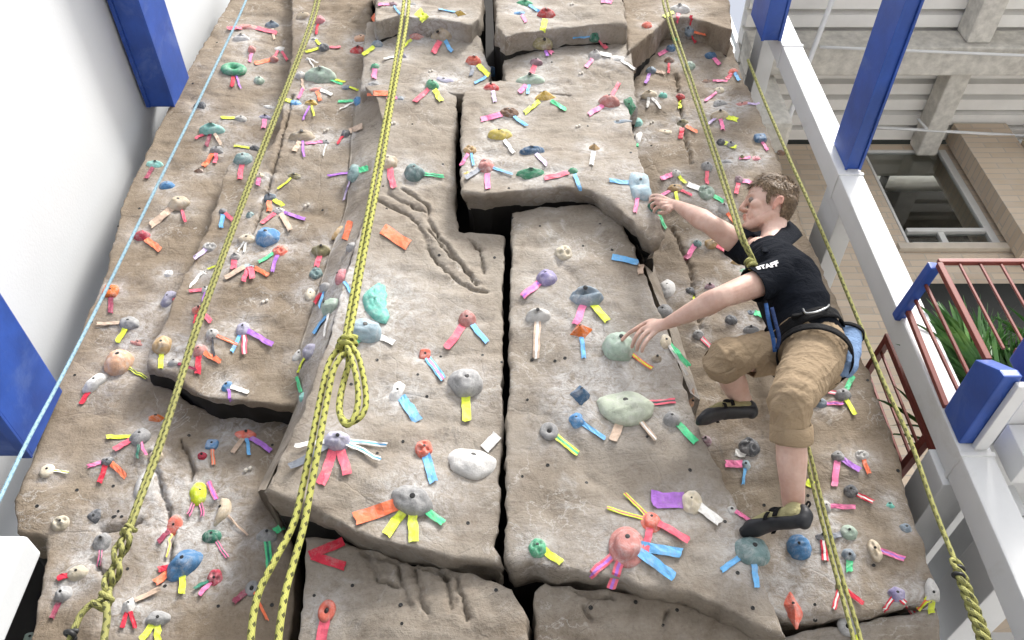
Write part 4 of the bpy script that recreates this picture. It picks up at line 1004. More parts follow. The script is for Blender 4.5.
strand([pp(off(base, -2.4))], RR, ROPEY, 'x', r); strand([pp([(a+2.4+.8*math.sin(b*.05), b, c-.012) for a, b, c in base])], RR, ROPEY, 'x', r)
# strands leaving the knot to the left, side by side, parting lower down
strand([pp([(345,345,2.33),(336,352,2.33),(328,366,2.33),(321,395,2.33),(312,440,2.33),(303,485,2.34),(293,525,2.34),(275,560,2.33),(259,592,2.33),(252,625,2.33),(250,665,2.33)])], RR*1.05, ROPEY, 'x', r)
strand([pp([(349,350,2.30),(340,358,2.30),(333,372,2.305),(327,400,2.31),(319,444,2.31),(311,488,2.315),(304,525,2.32),(295,558,2.32),(286,590,2.32),(280,625,2.32),(276,665,2.32)])], RR*1.05, ROPEY, 'x', r)
# the bight below the knot
strand([pp([(350,345,2.31),(358,356,2.30),(364,380,2.30),(366,402,2.30),(362,415,2.30),(353,422,2.30),(345,421,2.31),(340,412,2.32),(342,390,2.33),(348,366,2.33),(348,345,2.33)])], RR, ROPEY, 'x', r)
strand([pp([(347,347,2.29),(352,360,2.285),(357,382,2.285),(358,402,2.285),(354,418,2.285),(347,425,2.29),(341,418,2.30),(339,404,2.31),(344,380,2.32),(350,360,2.325),(351,346,2.33)])], RR, ROPEY, 'x', r)
knot(P(347, 344, 2.32), .024, 4, .0115, ROPEY, r, (.1, 0, 1), 0.6, .7)
r = empty('climbing_rope', P(120, 560, 2.7), 'olive doubled rope on the left wing ending in a chained knot', 'rope')
base = [(323,-25,2.75),(312,20,2.75),(288,85,2.74),(262,150,2.73),(238,215,2.72),(214,280,2.71),(194,335,2.70),(176,395,2.69),(158,448,2.68),(143,490,2.66),(128,532,2.64)]
strand([pp(off(base, -1.6))], .0092, ROPEO, 'x', r); strand([pp([(a+1.8+.7*math.sin(b*.045), b, c-.01) for a, b, c in base])], .0092, ROPEO, 'x', r)
for dx, ph in ((-4, 0), (0, 2.1), (4, 4.2)):
    strand([pp([(128-i*2.3+dx+2.4*math.sin(i*1.5+ph), 528+i*7, 2.62-.02*math.cos(i*1.5+ph)) for i in range(12)])], .0098, ROPEO, 'x', r)
knot(P(128, 532, 2.63), .014, 3, .0095, ROPEO, r, (.3, 0, 1), 1.2)
knot(P(103, 601, 2.6), .018, 3, .0095, ROPEO, r, (.6, 0, 1), 2.0)
strand([pp([(104,600,2.59),(92,604,2.59),(82,613,2.59),(76,625,2.59),(70,640,2.59),(68,665,2.59)])], .0105, ROPEO, 'x', r)
strand([pp([(106,603,2.58),(107,618,2.58),(104,640,2.58),(103,665,2.58)])], .0115, ROPEO, 'x', r)
knot(P(71, 634, 2.585), .015, 2, .008, BOLT, r, (.3, 0, 1), .3, .5)
v, f, uv = tube(spline(pp([(248,-25,2.6),(246,0,2.6),(200,98,2.6),(150,200,2.6),(103,296,2.58),(60,380,2.5),(28,440,2.4),(0,498,2.3),(-30,560,2.2)]), 12), .0072, 8)
o = mesh('climbing_rope', v, f, ROPEB, None, True, None, uv); tag(o, 'single pale blue rope hanging along the left edge of the wall', 'rope')
r = empty('climbing_rope', P(757, 262, 2.36), "yellow doubled rope running from above to the climber's tie-in knot", 'rope')
for dx, dz in ((-2.1, 0), (2.1, -.012)):
    strand([pp([(661+dx,-25,2.50),(667+dx,10,2.48),(690+dx,80,2.42),(712+dx,145,2.37),(730+dx,200,2.32),(741+dx,235,2.28+dz),(752+dx*.6,258,2.29+dz),(762+dx,282,2.36),(768+dx,306,2.5)])], .0070, ROPEO, 'x', r)
knot(P(751, 264, 2.285), .013, 4, .0075, ROPEO, r, (-.25, .1, 1), 0.9, 1.3)
r = empty('climbing_rope', P(830, 540, 2.78), 'olive doubled rope hanging below the climber beside his lower leg', 'rope')
for dx, dy in ((-2.6, 0), (2.6, -.01)):
    strand([pp([(764+dx*.5,290,2.86),(785+dx,380,2.85),(806+dx,448,2.84),(819+dx,500,2.82),(836+dx,565,2.79),(852+dx*1.3,620,2.76),(864+dx*1.4,665,2.74)])], .0075, ROPEO, 'x', r)
r = empty('climbing_rope', P(962, 580, 2.45), 'thin yellow rope before the brick wall, chained into a braid at its lower end', 'rope')
strand([pp([(748,60,2.62),(764,100,2.60),(790,160,2.58),(819,225,2.56),(850,300,2.54),(882,378,2.52),(910,440,2.50),(934,508,2.48),(957,566,2.46)])], .0082, ROPEO, 'x', r)
for ph in (0, 2.1, 4.2):
    strand([pp([(955+i*2.6+3.4*math.sin(i*1.35+ph)*(1+.05*i), 560+i*7, 2.45-.02*math.cos(i*1.35+ph)) for i in range(14)])], .0095, ROPEO, 'x', r)
knot(P(959, 574, 2.44), .013, 3, .006, BOLT, r, (.35, 0, 1), .3, 1.0)
# ---------------------------------------------------------------- the climber
def limb_mesh(pts, rad, side, nseg=20, cap=True):
    """closed tapered tube through pts; rad = [(half width along side, half depth)], rounded ends"""
    pts = [Vector(p) for p in pts]; side = [Vector(s) for s in side] if isinstance(side[0], (Vector, tuple, list)) else [Vector(side)]*len(pts)
    rings = []
    N = len(pts)
    def tan(i):
        a = pts[max(i-1, 0)]; b = pts[min(i+1, N-1)]; return (b-a).normalized()
    if cap:
        t = tan(0)
        for k in (85, 60, 35, 15):
            s, c = math.sin(R(k)), math.cos(R(k)); m = min(rad[0]); rings.append((pts[0]-t*(m*s), rad[0][0]*c, rad[0][1]*c, t, side[0]))
    for i in range(N): rings.append((pts[i], rad[i][0], rad[i][1], tan(i), side[i]))
    if cap:
        t = tan(N-1)
        for k in (15, 35, 60, 85):
            s, c = math.sin(R(k)), math.cos(R(k)); m = min(rad[-1]); rings.append((pts[-1]+t*(m*s), rad[-1][0]*c, rad[-1][1]*c, t, side[-1]))
    V = []; Fc = []
    for c, a, b, t, s in rings:
        x = (s-t*s.dot(t)).normalized(); y = t.cross(x)
        for k in range(nseg):
            an = 2*math.pi*k/nseg; V.append(c+x*(a*math.cos(an))+y*(b*math.sin(an)))
    for i in range(len(rings)-1):
        for k in range(nseg):
            Fc.append((i*nseg+k, i*nseg+(k+1) % nseg, (i+1)*nseg+(k+1) % nseg, (i+1)*nseg+k))
    Fc.append(tuple(range(nseg))[::-1]); Fc.append(tuple(range((len(rings)-1)*nseg, len(rings)*nseg)))
    return V, Fc
def smooth_path(pts, rad, n=5):
    """catmull through points and radii together"""
    p4 = spline(pts, n); r = []
    N = len(rad)
    for i in range(N-1):
        for k in range(n):
            t = k/n; r.append((rad[i][0]+(rad[i+1][0]-rad[i][0])*t, rad[i][1]+(rad[i+1][1]-rad[i][1])*t))
    r.append(rad[-1]); return p4, r
def ell(c, ax, rr, n=16, m=10):
    V = []; Fc = []
    for i in range(m+1):
        a = math.pi*i/m
        for k in range(n):
            b = 2*math.pi*k/n
            q = (math.cos(a)*rr[0], math.sin(a)*math.cos(b)*rr[1], math.sin(a)*math.sin(b)*rr[2])
            V.append(Vector(c)+ax[0]*q[0]+ax[1]*q[1]+ax[2]*q[2])
    for i in range(m):
        for k in range(n): Fc.append((i*n+k, i*n+(k+1) % n, (i+1)*n+(k+1) % n, (i+1)*n+k))
    return V, Fc
def union(parts, voxel, smooth=4, fac=.5):
    bm = bmesh.new()
    for V, Fc in parts:
        vs = [bm.verts.new(v) for v in V]
        for f in Fc:
            try: bm.faces.new([vs[i] for i in f])
            except ValueError: pass
    bmesh.ops.remove_doubles(bm, verts=bm.verts, dist=1e-5)
    bmesh.ops.recalc_face_normals(bm, faces=bm.faces)
    me = bpy.data.meshes.new('tmp'); bm.to_mesh(me); bm.free()
    o = bpy.data.objects.new('tmp', me); COL.objects.link(o)
    m = o.modifiers.new('r', 'REMESH'); m.mode = 'VOXEL'; m.voxel_size = voxel; m.adaptivity = 0
    if smooth:
        m = o.modifiers.new('s', 'SMOOTH'); m.iterations = smooth; m.factor = fac
    dg = bpy.context.evaluated_depsgraph_get(); dg.update()
    out = bpy.data.meshes.new_from_object(o.evaluated_get(dg))
    bpy.data.objects.remove(o); return out
def warp(me, fn):
    n = len(me.vertices); co = np.empty(n*3); me.vertices.foreach_get('co', co); no = np.empty(n*3)
    me.vertices.foreach_get('normal', no); co = co.reshape(-1, 3); no = no.reshape(-1, 3)
    for i in range(n):
        p = Vector(co[i]); co[i] = p+Vector(no[i])*fn(p)
    me.vertices.foreach_set('co', co.ravel()); me.update()
def cut(me, planes):
    """planes: (point, outward normal, radius): removes what lies outwards of the plane within radius of the point"""
    bm = bmesh.new(); bm.from_mesh(me)
    for c, n, r in planes:
        c = Vector(c); n = Vector(n).normalized()
        fs = [f for f in bm.faces if (f.calc_center_median()-c).length < r*1.3]
        g = list({v for f in fs for v in f.verts})+list({e for f in fs for e in f.edges})+fs
        bmesh.ops.bisect_plane(bm, geom=g, plane_co=c, plane_no=n)
        dl = [f for f in bm.faces if (f.calc_center_median()-c).dot(n) > 0 and (f.calc_center_median()-c).length < r]
        bmesh.ops.delete(bm, geom=dl, context='FACES')
    bmesh.ops.recalc_face_normals(bm, faces=bm.faces)
    bm.to_mesh(me); bm.free(); me.update()
def solidify(o, th):
    m = o.modifiers.new('s', 'SOLIDIFY'); m.thickness = th; m.offset = -1
    dg = bpy.context.evaluated_depsgraph_get(); dg.update()
    me = bpy.data.meshes.new_from_object(o.evaluated_get(dg)); o.modifiers.clear(); old = o.data; o.data = me
    me.polygons.foreach_set('use_smooth', [True]*len(me.polygons))
J = dict(Lsh=(783,274,2.33), Rsh=(748,250,2.49), Lel=(722,297,2.33), Lwr=(666,324,2.53), Rel=(708,223,2.40), Rwr=(677,205,2.49),
  Lhip=(818,350,2.42), Rhip=(800,348,2.54), Lkn=(790,400,2.31), Lan=(793,499,2.60), Rkn=(722,359,2.47), Ran=(742,400,2.74),
  head=(771,201,2.36), neck=(772,245,2.41))
Q = {k: P(*v) for k, v in J.items()}
pelvis = (Q['Lhip']+Q['Rhip'])/2; chest = (Q['Lsh']+Q['Rsh'])/2
U = (chest-pelvis).normalized(); S = (Q['Lsh']-Q['Rsh']).normalized(); Hs = (Q['Lhip']-Q['Rhip']).normalized()
FW = S.cross(U).normalized()
def SD(t): return (Hs.lerp(S, t)).normalized()
SKIN, nt, b = newmat('skin')
n1 = tex_noise(nt, 11, 5, .6, geo(nt)); n2 = tex_noise(nt, 60, 4, .6, geo(nt))
c = ramp(nt, n1, [(.3, (.53, .32, .25)), (.7, (.70, .50, .42))]); c = mix(nt, ramp(nt, n2, [(.5, (0,0,0)), (.75, (.5,.5,.5))]), c, (.60, .34, .27))
nt.links.new(c, b.inputs['Base Color']); b.inputs['Roughness'].default_value = .5; b.inputs['Subsurface Weight'].default_value = .12
b.inputs['Subsurface Radius'].default_value = (.012, .005, .003); b.inputs['Subsurface Scale'].default_value = .6; bump(nt, b, n2, .3, .003)
EARM = basic('skin_ruddy', (.58, .30, .235), .5, .12)
def cloth(name, c, sc=400, rough=.9, var=.12):
    m, nt, b = newmat(name); p = geo(nt)
    n = tex_noise(nt, 7, 6, .65, p, .4)
    nt.links.new(ramp(nt, n, [(.3, [x*(1-var) for x in c]), (.7, [x*(1+var) for x in c])]), b.inputs['Base Color'])
    b.inputs['Roughness'].default_value = rough; b.inputs['Specular IOR Level'].default_value = .08
    w1 = tex_noise(nt, sc, 2, .5, p); w2 = tex_noise(nt, 26, 5, .6, mapping(nt, p, (1, 1, 1.8)), 1.0)
    bump(nt, b, math_(nt, 'ADD', math_(nt, 'MULTIPLY', w1, .15), w2), .7, .014)
    return m
SHIRT = cloth('black_cotton', (.010, .012, .017)); TROU = cloth('khaki_canvas', (.35, .265, .175), var=.09); NAVY = cloth('navy_webbing', (.02, .035, .09)); WEBB = cloth('blue_webbing', (.03, .075, .20))
BAGM = cloth('pale_blue_canvas', (.20, .30, .48)); BLK = cloth('black_webbing', (.012, .012, .013), rough=.6); RUB = basic('black_rubber', (.022, .023, .027), .5, .3, 20, .2, dirt=(.07, .07, .075)); UPP = cloth('shoe_upper', (.36, .33, .18)); METAL = basic('grey_metal', (.45, .46, .46), .35, .1, metal=.9)
root = empty('person', (pelvis.x, pelvis.y, P(*J['Lan']).z-.08), 'climber in a black polo shirt and rolled khaki trousers reaching left on the wall', 'person')
# ---- hands: finger tips rest on the holds
def holdhit(i, px, py, dflt):
    o = HOLDS[i]; tr = BVHTree.FromPolygons([v.co+o.location for v in o.data.vertices], [tuple(p.vertices) for p in o.data.polygons])
    q = tr.ray_cast(CAM, ray(px, py).normalized())[0]; return q.y if q is not None else dflt
iL = next(i for i, h in enumerate(H) if h[:2] == (619,345)); iR = next(i for i, h in enumerate(H) if h[:2] == (655,205))
yl = holdhit(iL, 622, 342, 2.72)
parts = []
def finger(pts, r0=.0108, r1=.0085):
    w = [P(*q) for q in pts]; n = len(w); rr = [(r0+(r1-r0)*i/(n-1),)*2 for i in range(n)]
    pw, rw = smooth_path(w, rr, 4); parts.append(limb_mesh(pw, rw, (0, 0, 1), 12))
y0 = Q['Lwr'].y
kn = [(646,323,y0+.07),(644,328,y0+.065),(646,333,y0+.055),(650,337,y0+.05)]
tips = [[(634,330,yl-.045),(628,334,yl-.022),(622,340,yl-.008)],[(637,335,yl-.055),(634,341,yl-.035),(632,347,yl-.010)],[(641,339,yl-.065),(638,345,yl-.045),(637,350,yl-.018)],[(646,342,yl-.075),(643,347,yl-.06),(642,351,yl-.04)]]
for k, t in zip(kn, tips): finger([(656+(k[0]-646)*.3, 326+(k[1]-328)*.5, y0+.03), k]+t)
finger([(660,322,y0+.02),(651,321,y0+.06),(643,325,yl-.05),(637,330,yl-.03)], .012, .0095)
V = [P(666,324,y0), P(657,326,y0+.03), P(648,328,y0+.06)]
parts.append(limb_mesh(*smooth_path(V, [(.027,.021),(.036,.018),(.036,.014)], 4), (P(650,337,y0+.05)-P(647,323,y0+.07)).normalized(), 16))
yr = holdhit(iR, 655, 204, 2.56); y1 = Q['Rwr'].y
kn = [(662,197,y1+.035),(661,200.5,y1+.025),(662,204,y1+.015),(664,207.5,y1+.01)]
tips = [[(657,195.5,yr-.012),(652,196,yr+.006),(650,199,yr+.016)],[(656,199,yr-.018),(651,200,yr-.004),(650,203.5,yr+.01)],[(657,203,yr-.022),(652,204.5,yr-.010),(652,208,yr+.004)],[(659,207,yr-.026),(655,209,yr-.014),(654,212,yr)]]
for k, t in zip(kn, tips): finger([(671+(k[0]-663)*.3, 204+(k[1]-203)*.5, y1+.01), k]+t)
finger([(672,207,y1),(669,211,y1+.01),(664,213,yr-.015),(659,213,yr-.004)], .012, .0095)
parts.append(limb_mesh(*smooth_path([P(677,205,y1), P(670,204,y1+.015), P(663,203,y1+.025)], [(.026,.021),(.034,.019),(.033,.015)], 4), (P(665,209,y1+.01)-P(663,197,y1+.035)).normalized(), 16))
# ---- arms
for a, e, w_ in (('Lsh', 'Lel', 'Lwr'), ('Rsh', 'Rel', 'Rwr')):
    A, E_, W_ = Q[a], Q[e], Q[w_]
    pts = [A, A.lerp(E_, .35), A.lerp(E_, .7), E_, E_.lerp(W_, .22), E_.lerp(W_, .6), W_]
    rr = [(.060,.060),(.058,.056),(.052,.050),(.046,.043),(.051,.047),(.040,.036),(.028,.022)]
    parts.append(limb_mesh(*smooth_path(pts, rr, 4), (0, .4, 1), 20))
    b = (A.lerp(E_, .5)-A).normalized()
# ---- legs (skin shows between cuff and shoe)
for h_, k_, a_ in (('Lhip', 'Lkn', 'Lan'), ('Rhip', 'Rkn', 'Ran')):
    A, K, N_ = Q[h_], Q[k_], Q[a_]
    back = ((K-A).normalized()-(N_-K).normalized()); back = -(back-(N_-K).normalized()*back.dot((N_-K).normalized()))
    back = back.normalized() if back.length > 1e-3 else Vector((1,0,0))
    pts = [A, A.lerp(K, .5), K, K.lerp(N_, .3)+back*-.0, K.lerp(N_, .6), K.lerp(N_, .88), N_, N_+(N_-K).normalized()*.03]
    rr = [(.085,.085),(.075,.075),(.048,.048),(.054,.052),(.056,.053),(.044,.042),(.042,.040),(.040,.036)]
    parts.append(limb_mesh(*smooth_path(pts, rr, 4), Hs, 20))
# ---- trunk under the clothes
tp_ = [pelvis-U*.08, pelvis, pelvis.lerp(chest, .33)-FW*.015, pelvis.lerp(chest, .68)-FW*.03, pelvis.lerp(chest, .92)-FW*.015, chest+U*.06]
parts.append(limb_mesh(*smooth_path(tp_, [(.14,.10),(.15,.105),(.135,.095),(.15,.11),(.115,.085),(.06,.06)], 4), [SD(min(1, i/20)) for i in range(21)], 24))
# ---- head
HK_ = 1.12
UH = Vector((.16, -.52, .84)).normalized(); FH = Vector((-1, .13, .02)); FH = (FH-UH*FH.dot(UH)).normalized(); LH = UH.cross(FH).normalized()
hc = Q['head']
def hp(f, l, u): return hc+(FH*f+LH*l+UH*u)*HK_
AX = (FH, LH, UH)
def he(f, l, u, a, b, c): parts.append(ell(hp(f, l, u), AX, (a*HK_, b*HK_, c*HK_)))
he(-.002, 0, .008, .096, .075, .088); he(.040, 0, .010, .052, .062, .062); he(.034, 0, -.060, .053, .055, .068); he(.0, 0, -.05, .06, .062, .06)
for s in (-1, 1):
    parts.append(limb_mesh([hp(.002, .050*s, -.072), hp(.042, .040*s, -.100), hp(.078, .012*s, -.120)], [(.020*HK_,)*2, (.020*HK_,)*2, (.017*HK_,)*2], UH, 14))
    he(.058, .040*s, -.036, .026, .022, .020); he(.098, .0115*s, -.052, .0105, .0075, .0075)
    he(.046, .036*s, -.078, .028, .020, .030)
he(.081, 0, -.116, .020, .022, .016); he(.078, 0, .004, .018, .050, .011); he(.088, 0, .0, .012, .016, .014)
parts.append(limb_mesh([hp(.088, 0, -.004), hp(.102, 0, -.028), hp(.111, 0, -.046)], [(.009*HK_, .010*HK_), (.0095*HK_, .011*HK_), (.0115*HK_, .011*HK_)], LH, 12))
he(.092, 0, -.073, .0115, .022, .0062); he(.090, 0, -.086, .0105, .019, .0075); he(.084, 0, -.100, .010, .02, .010)
nb_ = Q['neck']
parts.append(limb_mesh(*smooth_path([hp(-.022, 0, -.045), hp(-.022, 0, -.085), hp(-.022, 0, -.105).lerp(nb_, .5), nb_, nb_.lerp(chest, .6)], [(.044*HK_, .048*HK_), (.045*HK_, .048*HK_), (.050, .052), (.062, .060), (.065, .06)], 4), LH, 20))
for s in (-1, 1):   # ears
    e0 = hp(-.010, .074*s, -.034); ea = (FH*.92+UH*-.25).normalized(); eu = (UH*.95+FH*-.28).normalized(); el = (LH*s*.92-FH*.38).normalized()
    parts.append(ell(e0+el*.006, (ea, el, eu), (.016*HK_, .006*HK_, .025*HK_)))
    ring = [e0+el*.014+ea*(.0155*HK_*math.cos(a)-.002)+eu*(.0245*HK_*math.sin(a)) for a in [R(k) for k in range(-60, 215, 20)]]
    parts.append(limb_mesh(ring, [(.0052, .0052)]*len(ring), el, 10)); parts.append(ell(e0+el*.008+eu*-.027+ea*.004, (ea, el, eu), (.010, .005, .010)))
me = union(parts, .0045, 3)
body = link('body', me, [SKIN, EARM], root, True)
ec = hp(-.010, .08, -.034); ec2 = hp(-.010, -.08, -.034); lipc = hp(.095, 0, -.080)
mi = [1 if min((p.center-ec).length, (p.center-ec2).length) < .042 and abs((p.center-hc).dot(LH)) > .073*HK_ else 1 if ((p.center-lipc).length < .021 and (p.center-lipc).dot(FH) > -.006 and abs((p.center-lipc).dot(UH)) < .0125) else 0 for p in me.polygons]
me.polygons.foreach_set('material_index', mi)
EYEW = basic('eye_white', (.24, .20, .18), .25, .05, bmp=0); IRIS = basic('eye_iris', (.05, .07, .08), .2, .1, bmp=0)
for s in (-1, 1):
    c0 = hp(.078, .031*s, -.017); V, Fc = ell(c0, AX, (.0125*HK_,)*3, 14, 10)
    o = mesh('eye', V, Fc, [EYEW, IRIS], root, True)
    o.data.polygons.foreach_set('material_index', [1 if (p.center-c0).normalized().dot((FH+UH*.1).normalized()) > .86 else 0 for p in o.data.polygons])
# hair: cap and tufts in one mesh
HAIRM, nt, b = newmat('brown_hair'); n = tex_noise(nt, 95, 4, .6, geo(nt)); n2 = tex_noise(nt, 14, 3, .5, geo(nt))
c = ramp(nt, n, [(.3, (.06, .036, .02)), (.55, (.165, .107, .058)), (.75, (.34, .25, .15))]); c = mix(nt, ramp(nt, n2, [(.4, (0,0,0)), (.7, (.5,.5,.5))]), c, (.22, .15, .085))
nt.links.new(c, b.inputs['Base Color']); b.inputs['Roughness'].default_value = .55
rnd = random.Random(5)
def hairy(f, l, u):
    if u > .052: return True
    if f > .048: return u > .040+.35*max(0, f-.06)
    if f > .012: return u > .012-.5*(f-.012)*0 or (f < .030 and abs(l) > .05 and u > -.030)
    if f > -.030: return u > -.004
    return u > -.100+.25*max(0, f+.06)
V, Fc = ell((0, 0, 0), (Vector((1,0,0)), Vector((0,1,0)), Vector((0,0,1))), (1, 1, 1), 72, 48)
def cappt(v, k=1.0):
    f, l, u = v.x*.099*k-.004, v.y*.079*k, v.z*.095*k+.012
    if v.z < 0 and v.x < 0: f = -.103*k*abs(v.x)**.55*(1-.22*v.z*v.z)+.004; u = v.z*.118*k+.012; l = v.y*.079*k*(1-.25*v.z*v.z)
    return f, l, u
keep = []; HV = []
for v in V:
    f, l, u = cappt(v); h = 1+.035*noise.noise(Vector((f*60, l*60, u*60)))+.02*noise.noise(Vector((f*150, l*150, u*150)))
    HV.append(hp(f*h, l*h, u*h)); keep.append(hairy(f, l, u))
HF = [f for f in Fc if all(keep[i] for i in f)]
for i in range(5200):
    z = rnd.uniform(-1, 1); a = rnd.uniform(0, 6.283); q = math.sqrt(1-z*z); v = Vector((q*math.cos(a), q*math.sin(a), z))
    f, l, u = cappt(v, .985)
    if not hairy(f, l, u): continue
    base = Vector(hp(f, l, u)); nrm = (FH*v.x/.099+LH*v.y/.079+UH*v.z/.095).normalized()
    top = max(0, min(1, (u-.03)/.05))
    # combed forwards on top, downwards at the sides and back
    gro = (FH*(.9*top)-UH*(1-top)*.9-FH*(.35*(1-top))+LH*rnd.uniform(-.35, .35)+UH*.25*top)
    gro += Vector((noise.noise(base*28), noise.noise(base*28+Vector((7,0,0))), noise.noise(base*28+Vector((0,7,0)))))*.9
    d = (gro-nrm*gro.dot(nrm)).normalized(); L = rnd.uniform(.016, .030)*(.75+.6*top)*HK_; ww = rnd.uniform(.0009, .0019)
    sd = nrm.cross(d); b0 = len(HV)
    lift = rnd.uniform(.1, .42)
    m_ = base+d*L*.5+nrm*(L*lift*.75); e_ = base+d*L+nrm*(L*lift*.8)
    HV += [base-sd*ww, base+sd*ww, m_-sd*ww*.9, m_+sd*ww*.9, e_]
    HF += [(b0, b0+1, b0+3, b0+2), (b0+2, b0+3, b0+4)]
for s in (-1, 1):  # eyebrows
    for i in range(40):
        t = rnd.random(); b0 = len(HV); p0 = hp(.094-.030*t*t, (.014+.036*t)*s, .006+.008*math.sin(t*2.4)+rnd.uniform(-.002, .002))
        d = (LH*s-FH*.35*t+UH*.2).normalized()*.008; HV += [p0-UH*.0012, p0+UH*.0012, p0+d+FH*.001]; HF.append((b0, b0+1, b0+2))
mesh('hair', HV, HF, HAIRM, root, False)
# ---- shirt
parts = []
sp = [pelvis+U*.035-FW*.005, pelvis.lerp(chest, .2)-FW*.012, pelvis.lerp(chest, .45)-FW*.028, pelvis.lerp(chest, .72)-FW*.036, pelvis.lerp(chest, .93)-FW*.020, chest+U*.045-FW*.012, nb_]
parts.append(limb_mesh(*smooth_path(sp, [(.168,.128),(.160,.122),(.165,.124),(.172,.132),(.150,.116),(.085,.080),(.062,.062)], 4), [SD(min(1, i/20)) for i in range(25)], 28))
Lend = Q['Lsh'].lerp(Q['Lel'], .50); Rend = Q['Rsh'].lerp(Q['Rel'], .36)
for a, e_, s0 in (('Lsh', 'Lel', .62), ('Rsh', 'Rel', .5)):
    A, E_ = Q[a], Q[e_]
    parts.append(limb_mesh(*smooth_path([chest.lerp(A, .45)+U*.01, A+U*.002, A.lerp(E_, .3), A.lerp(E_, s0)], [(.058,.072),(.072,.076),(.075,.071),(.079,.071)], 4), (0, .4, 1), 22))
me = union(parts, .007, 5)
def fold_shirt(p):
    q = p-pelvis; u = q.dot(U); s = q.dot(S); f = q.dot(FW)
    w = noise.noise(Vector((s*9+u*5, u*16-f*7, f*9)))*.007+noise.noise(Vector((s*20, u*30+f*14, f*20+3)))*.0035
    return w+(.005*math.sin(u*70+s*25+f*18+3*noise.noise(p*9)) if u < .16 else 0)
warp(me, fold_shirt)
na = (hp(-.022, 0, -.105)-nb_).normalized()
cut(me, [(Lend, (Q['Lel']-Q['Lsh']), .13), (Rend, (Q['Rel']-Q['Rsh']), .11), (nb_-na*.034, (na+FW*.55+S*.15), .115)])
shirt = link('shirt', me, SHIRT, root, True); solidify(shirt, .004)
# collar: two leaves rising from the shoulders to the nape, open at the throat
for top, bot in (([(789,221,2.46),(783,227,2.39),(774,236,2.335),(761,244,2.325)], [(802,236,2.45),(793,244,2.35),(781,251,2.29),(763,253,2.285)]),
                 ([(789,222,2.46),(774,224,2.53),(756,227,2.555),(741,229,2.545),(743,237,2.48)], [(803,236,2.45),(778,240,2.52),(758,242,2.54),(738,241,2.535),(741,247,2.46)])):
    a = spline(pp(top), 6); b2 = spline(pp(bot), 6); V = []; m = 5
    for u_, w_ in zip(a, b2):
        for k in range(m+1):
            t = k/m; p = u_.lerp(w_, t); c0 = hp(-.02, 0, -.12); o_ = p-c0; V.append(p+o_.normalized()*(.010*math.sin(t*math.pi)))
    Fc = [(i*(m+1)+k, i*(m+1)+k+1, (i+1)*(m+1)+k+1, (i+1)*(m+1)+k) for i in range(len(a)-1) for k in range(m)]
    o = mesh('collar', V, Fc, SHIRT, shirt, True); solidify(o, .004)
# lettering on the sleeve
def drape(o, target, px, py, ex, off=.0035):
    """lays a flat text mesh on the surface seen at (px, py); ex = picture direction of the baseline"""
    bv = BVHTree.FromPolygons([v.co for v in target.data.vertices], [tuple(p.vertices) for p in target.data.polygons])
    d = ray(px, py).normalized(); q, n, _, _ = bv.ray_cast(CAM, d)
    if n.dot(d) > 0: n = -n
    q2 = bv.ray_cast(CAM, ray(px+ex[0]*5, py+ex[1]*5).normalized())[0]
    x = (q2-q).normalized(); y = n.cross(x).normalized()
    for v in o.data.vertices:
        s0 = q+x*v.co.x+y*v.co.y+n*.06; r_ = bv.ray_cast(s0, -n)
        v.co = (r_[0]+r_[1]*(off if r_[1].dot(n) > 0 else -off)) if r_[0] is not None else q+x*v.co.x+y*v.co.y
        v.co += n*.001
cu = bpy.data.curves.new('t', 'FONT'); cu.body = 'STAFF'; cu.size = .034; cu.align_x = 'CENTER'; cu.align_y = 'CENTER'; cu.offset = .0016; cu.shear = .15
to = bpy.data.objects.new('t', cu); COL.objects.link(to); dg = bpy.context.evaluated_depsgraph_get(); dg.update()
me = bpy.data.meshes.new_from_object(to.evaluated_get(dg)); bpy.data.objects.remove(to)
bm = bmesh.new(); bm.from_mesh(me); bmesh.ops.triangulate(bm, faces=bm.faces); bmesh.ops.subdivide_edges(bm, edges=[e for e in bm.edges if e.calc_length() > .006], cuts=2); bm.to_mesh(me); bm.free()
o = link('sleeve_lettering', me, basic('white_print', (.8, .8, .8), .7, .03), shirt); drape(o, shirt, 767, 267, (1, -.22))
# ---- trousers
parts = []
parts.append(limb_mesh(*smooth_path([pelvis+U*.075, pelvis+U*.02, pelvis-U*.05, pelvis-U*.085], [(.158,.122),(.166,.128),(.158,.125),(.12,.10)], 4), Hs, 26))
Lc = Q['Lkn'].lerp(Q['Lan'], .40); Rc = Q['Rkn'].lerp(Q['Ran'], .17)
A, K, N_ = Q['Lhip'], Q['Lkn'], Q['Lan']
parts.append(limb_mesh(*smooth_path([A+U*.01, A.lerp(K, .4), A.lerp(K, .8), K, K.lerp(N_, .15), K.lerp(N_, .3), K.lerp(N_, .52)], [(.114,.114),(.100,.100),(.083,.082),(.077,.075),(.073,.071),(.070,.068),(.070,.068)], 4), Hs, 24))
A, K, N_ = Q['Rhip'], Q['Rkn'], Q['Ran']
parts.append(limb_mesh(*smooth_path([A+U*.005, A.lerp(K, .4), A.lerp(K, .8), K, K.lerp(N_, .1), K.lerp(N_, .2), K.lerp(N_, .34)], [(.112,.110),(.095,.093),(.082,.080),(.076,.074),(.074,.072),(.074,.072),(.074,.072)], 4), Hs, 24))
me = union(parts, .0055, 6)
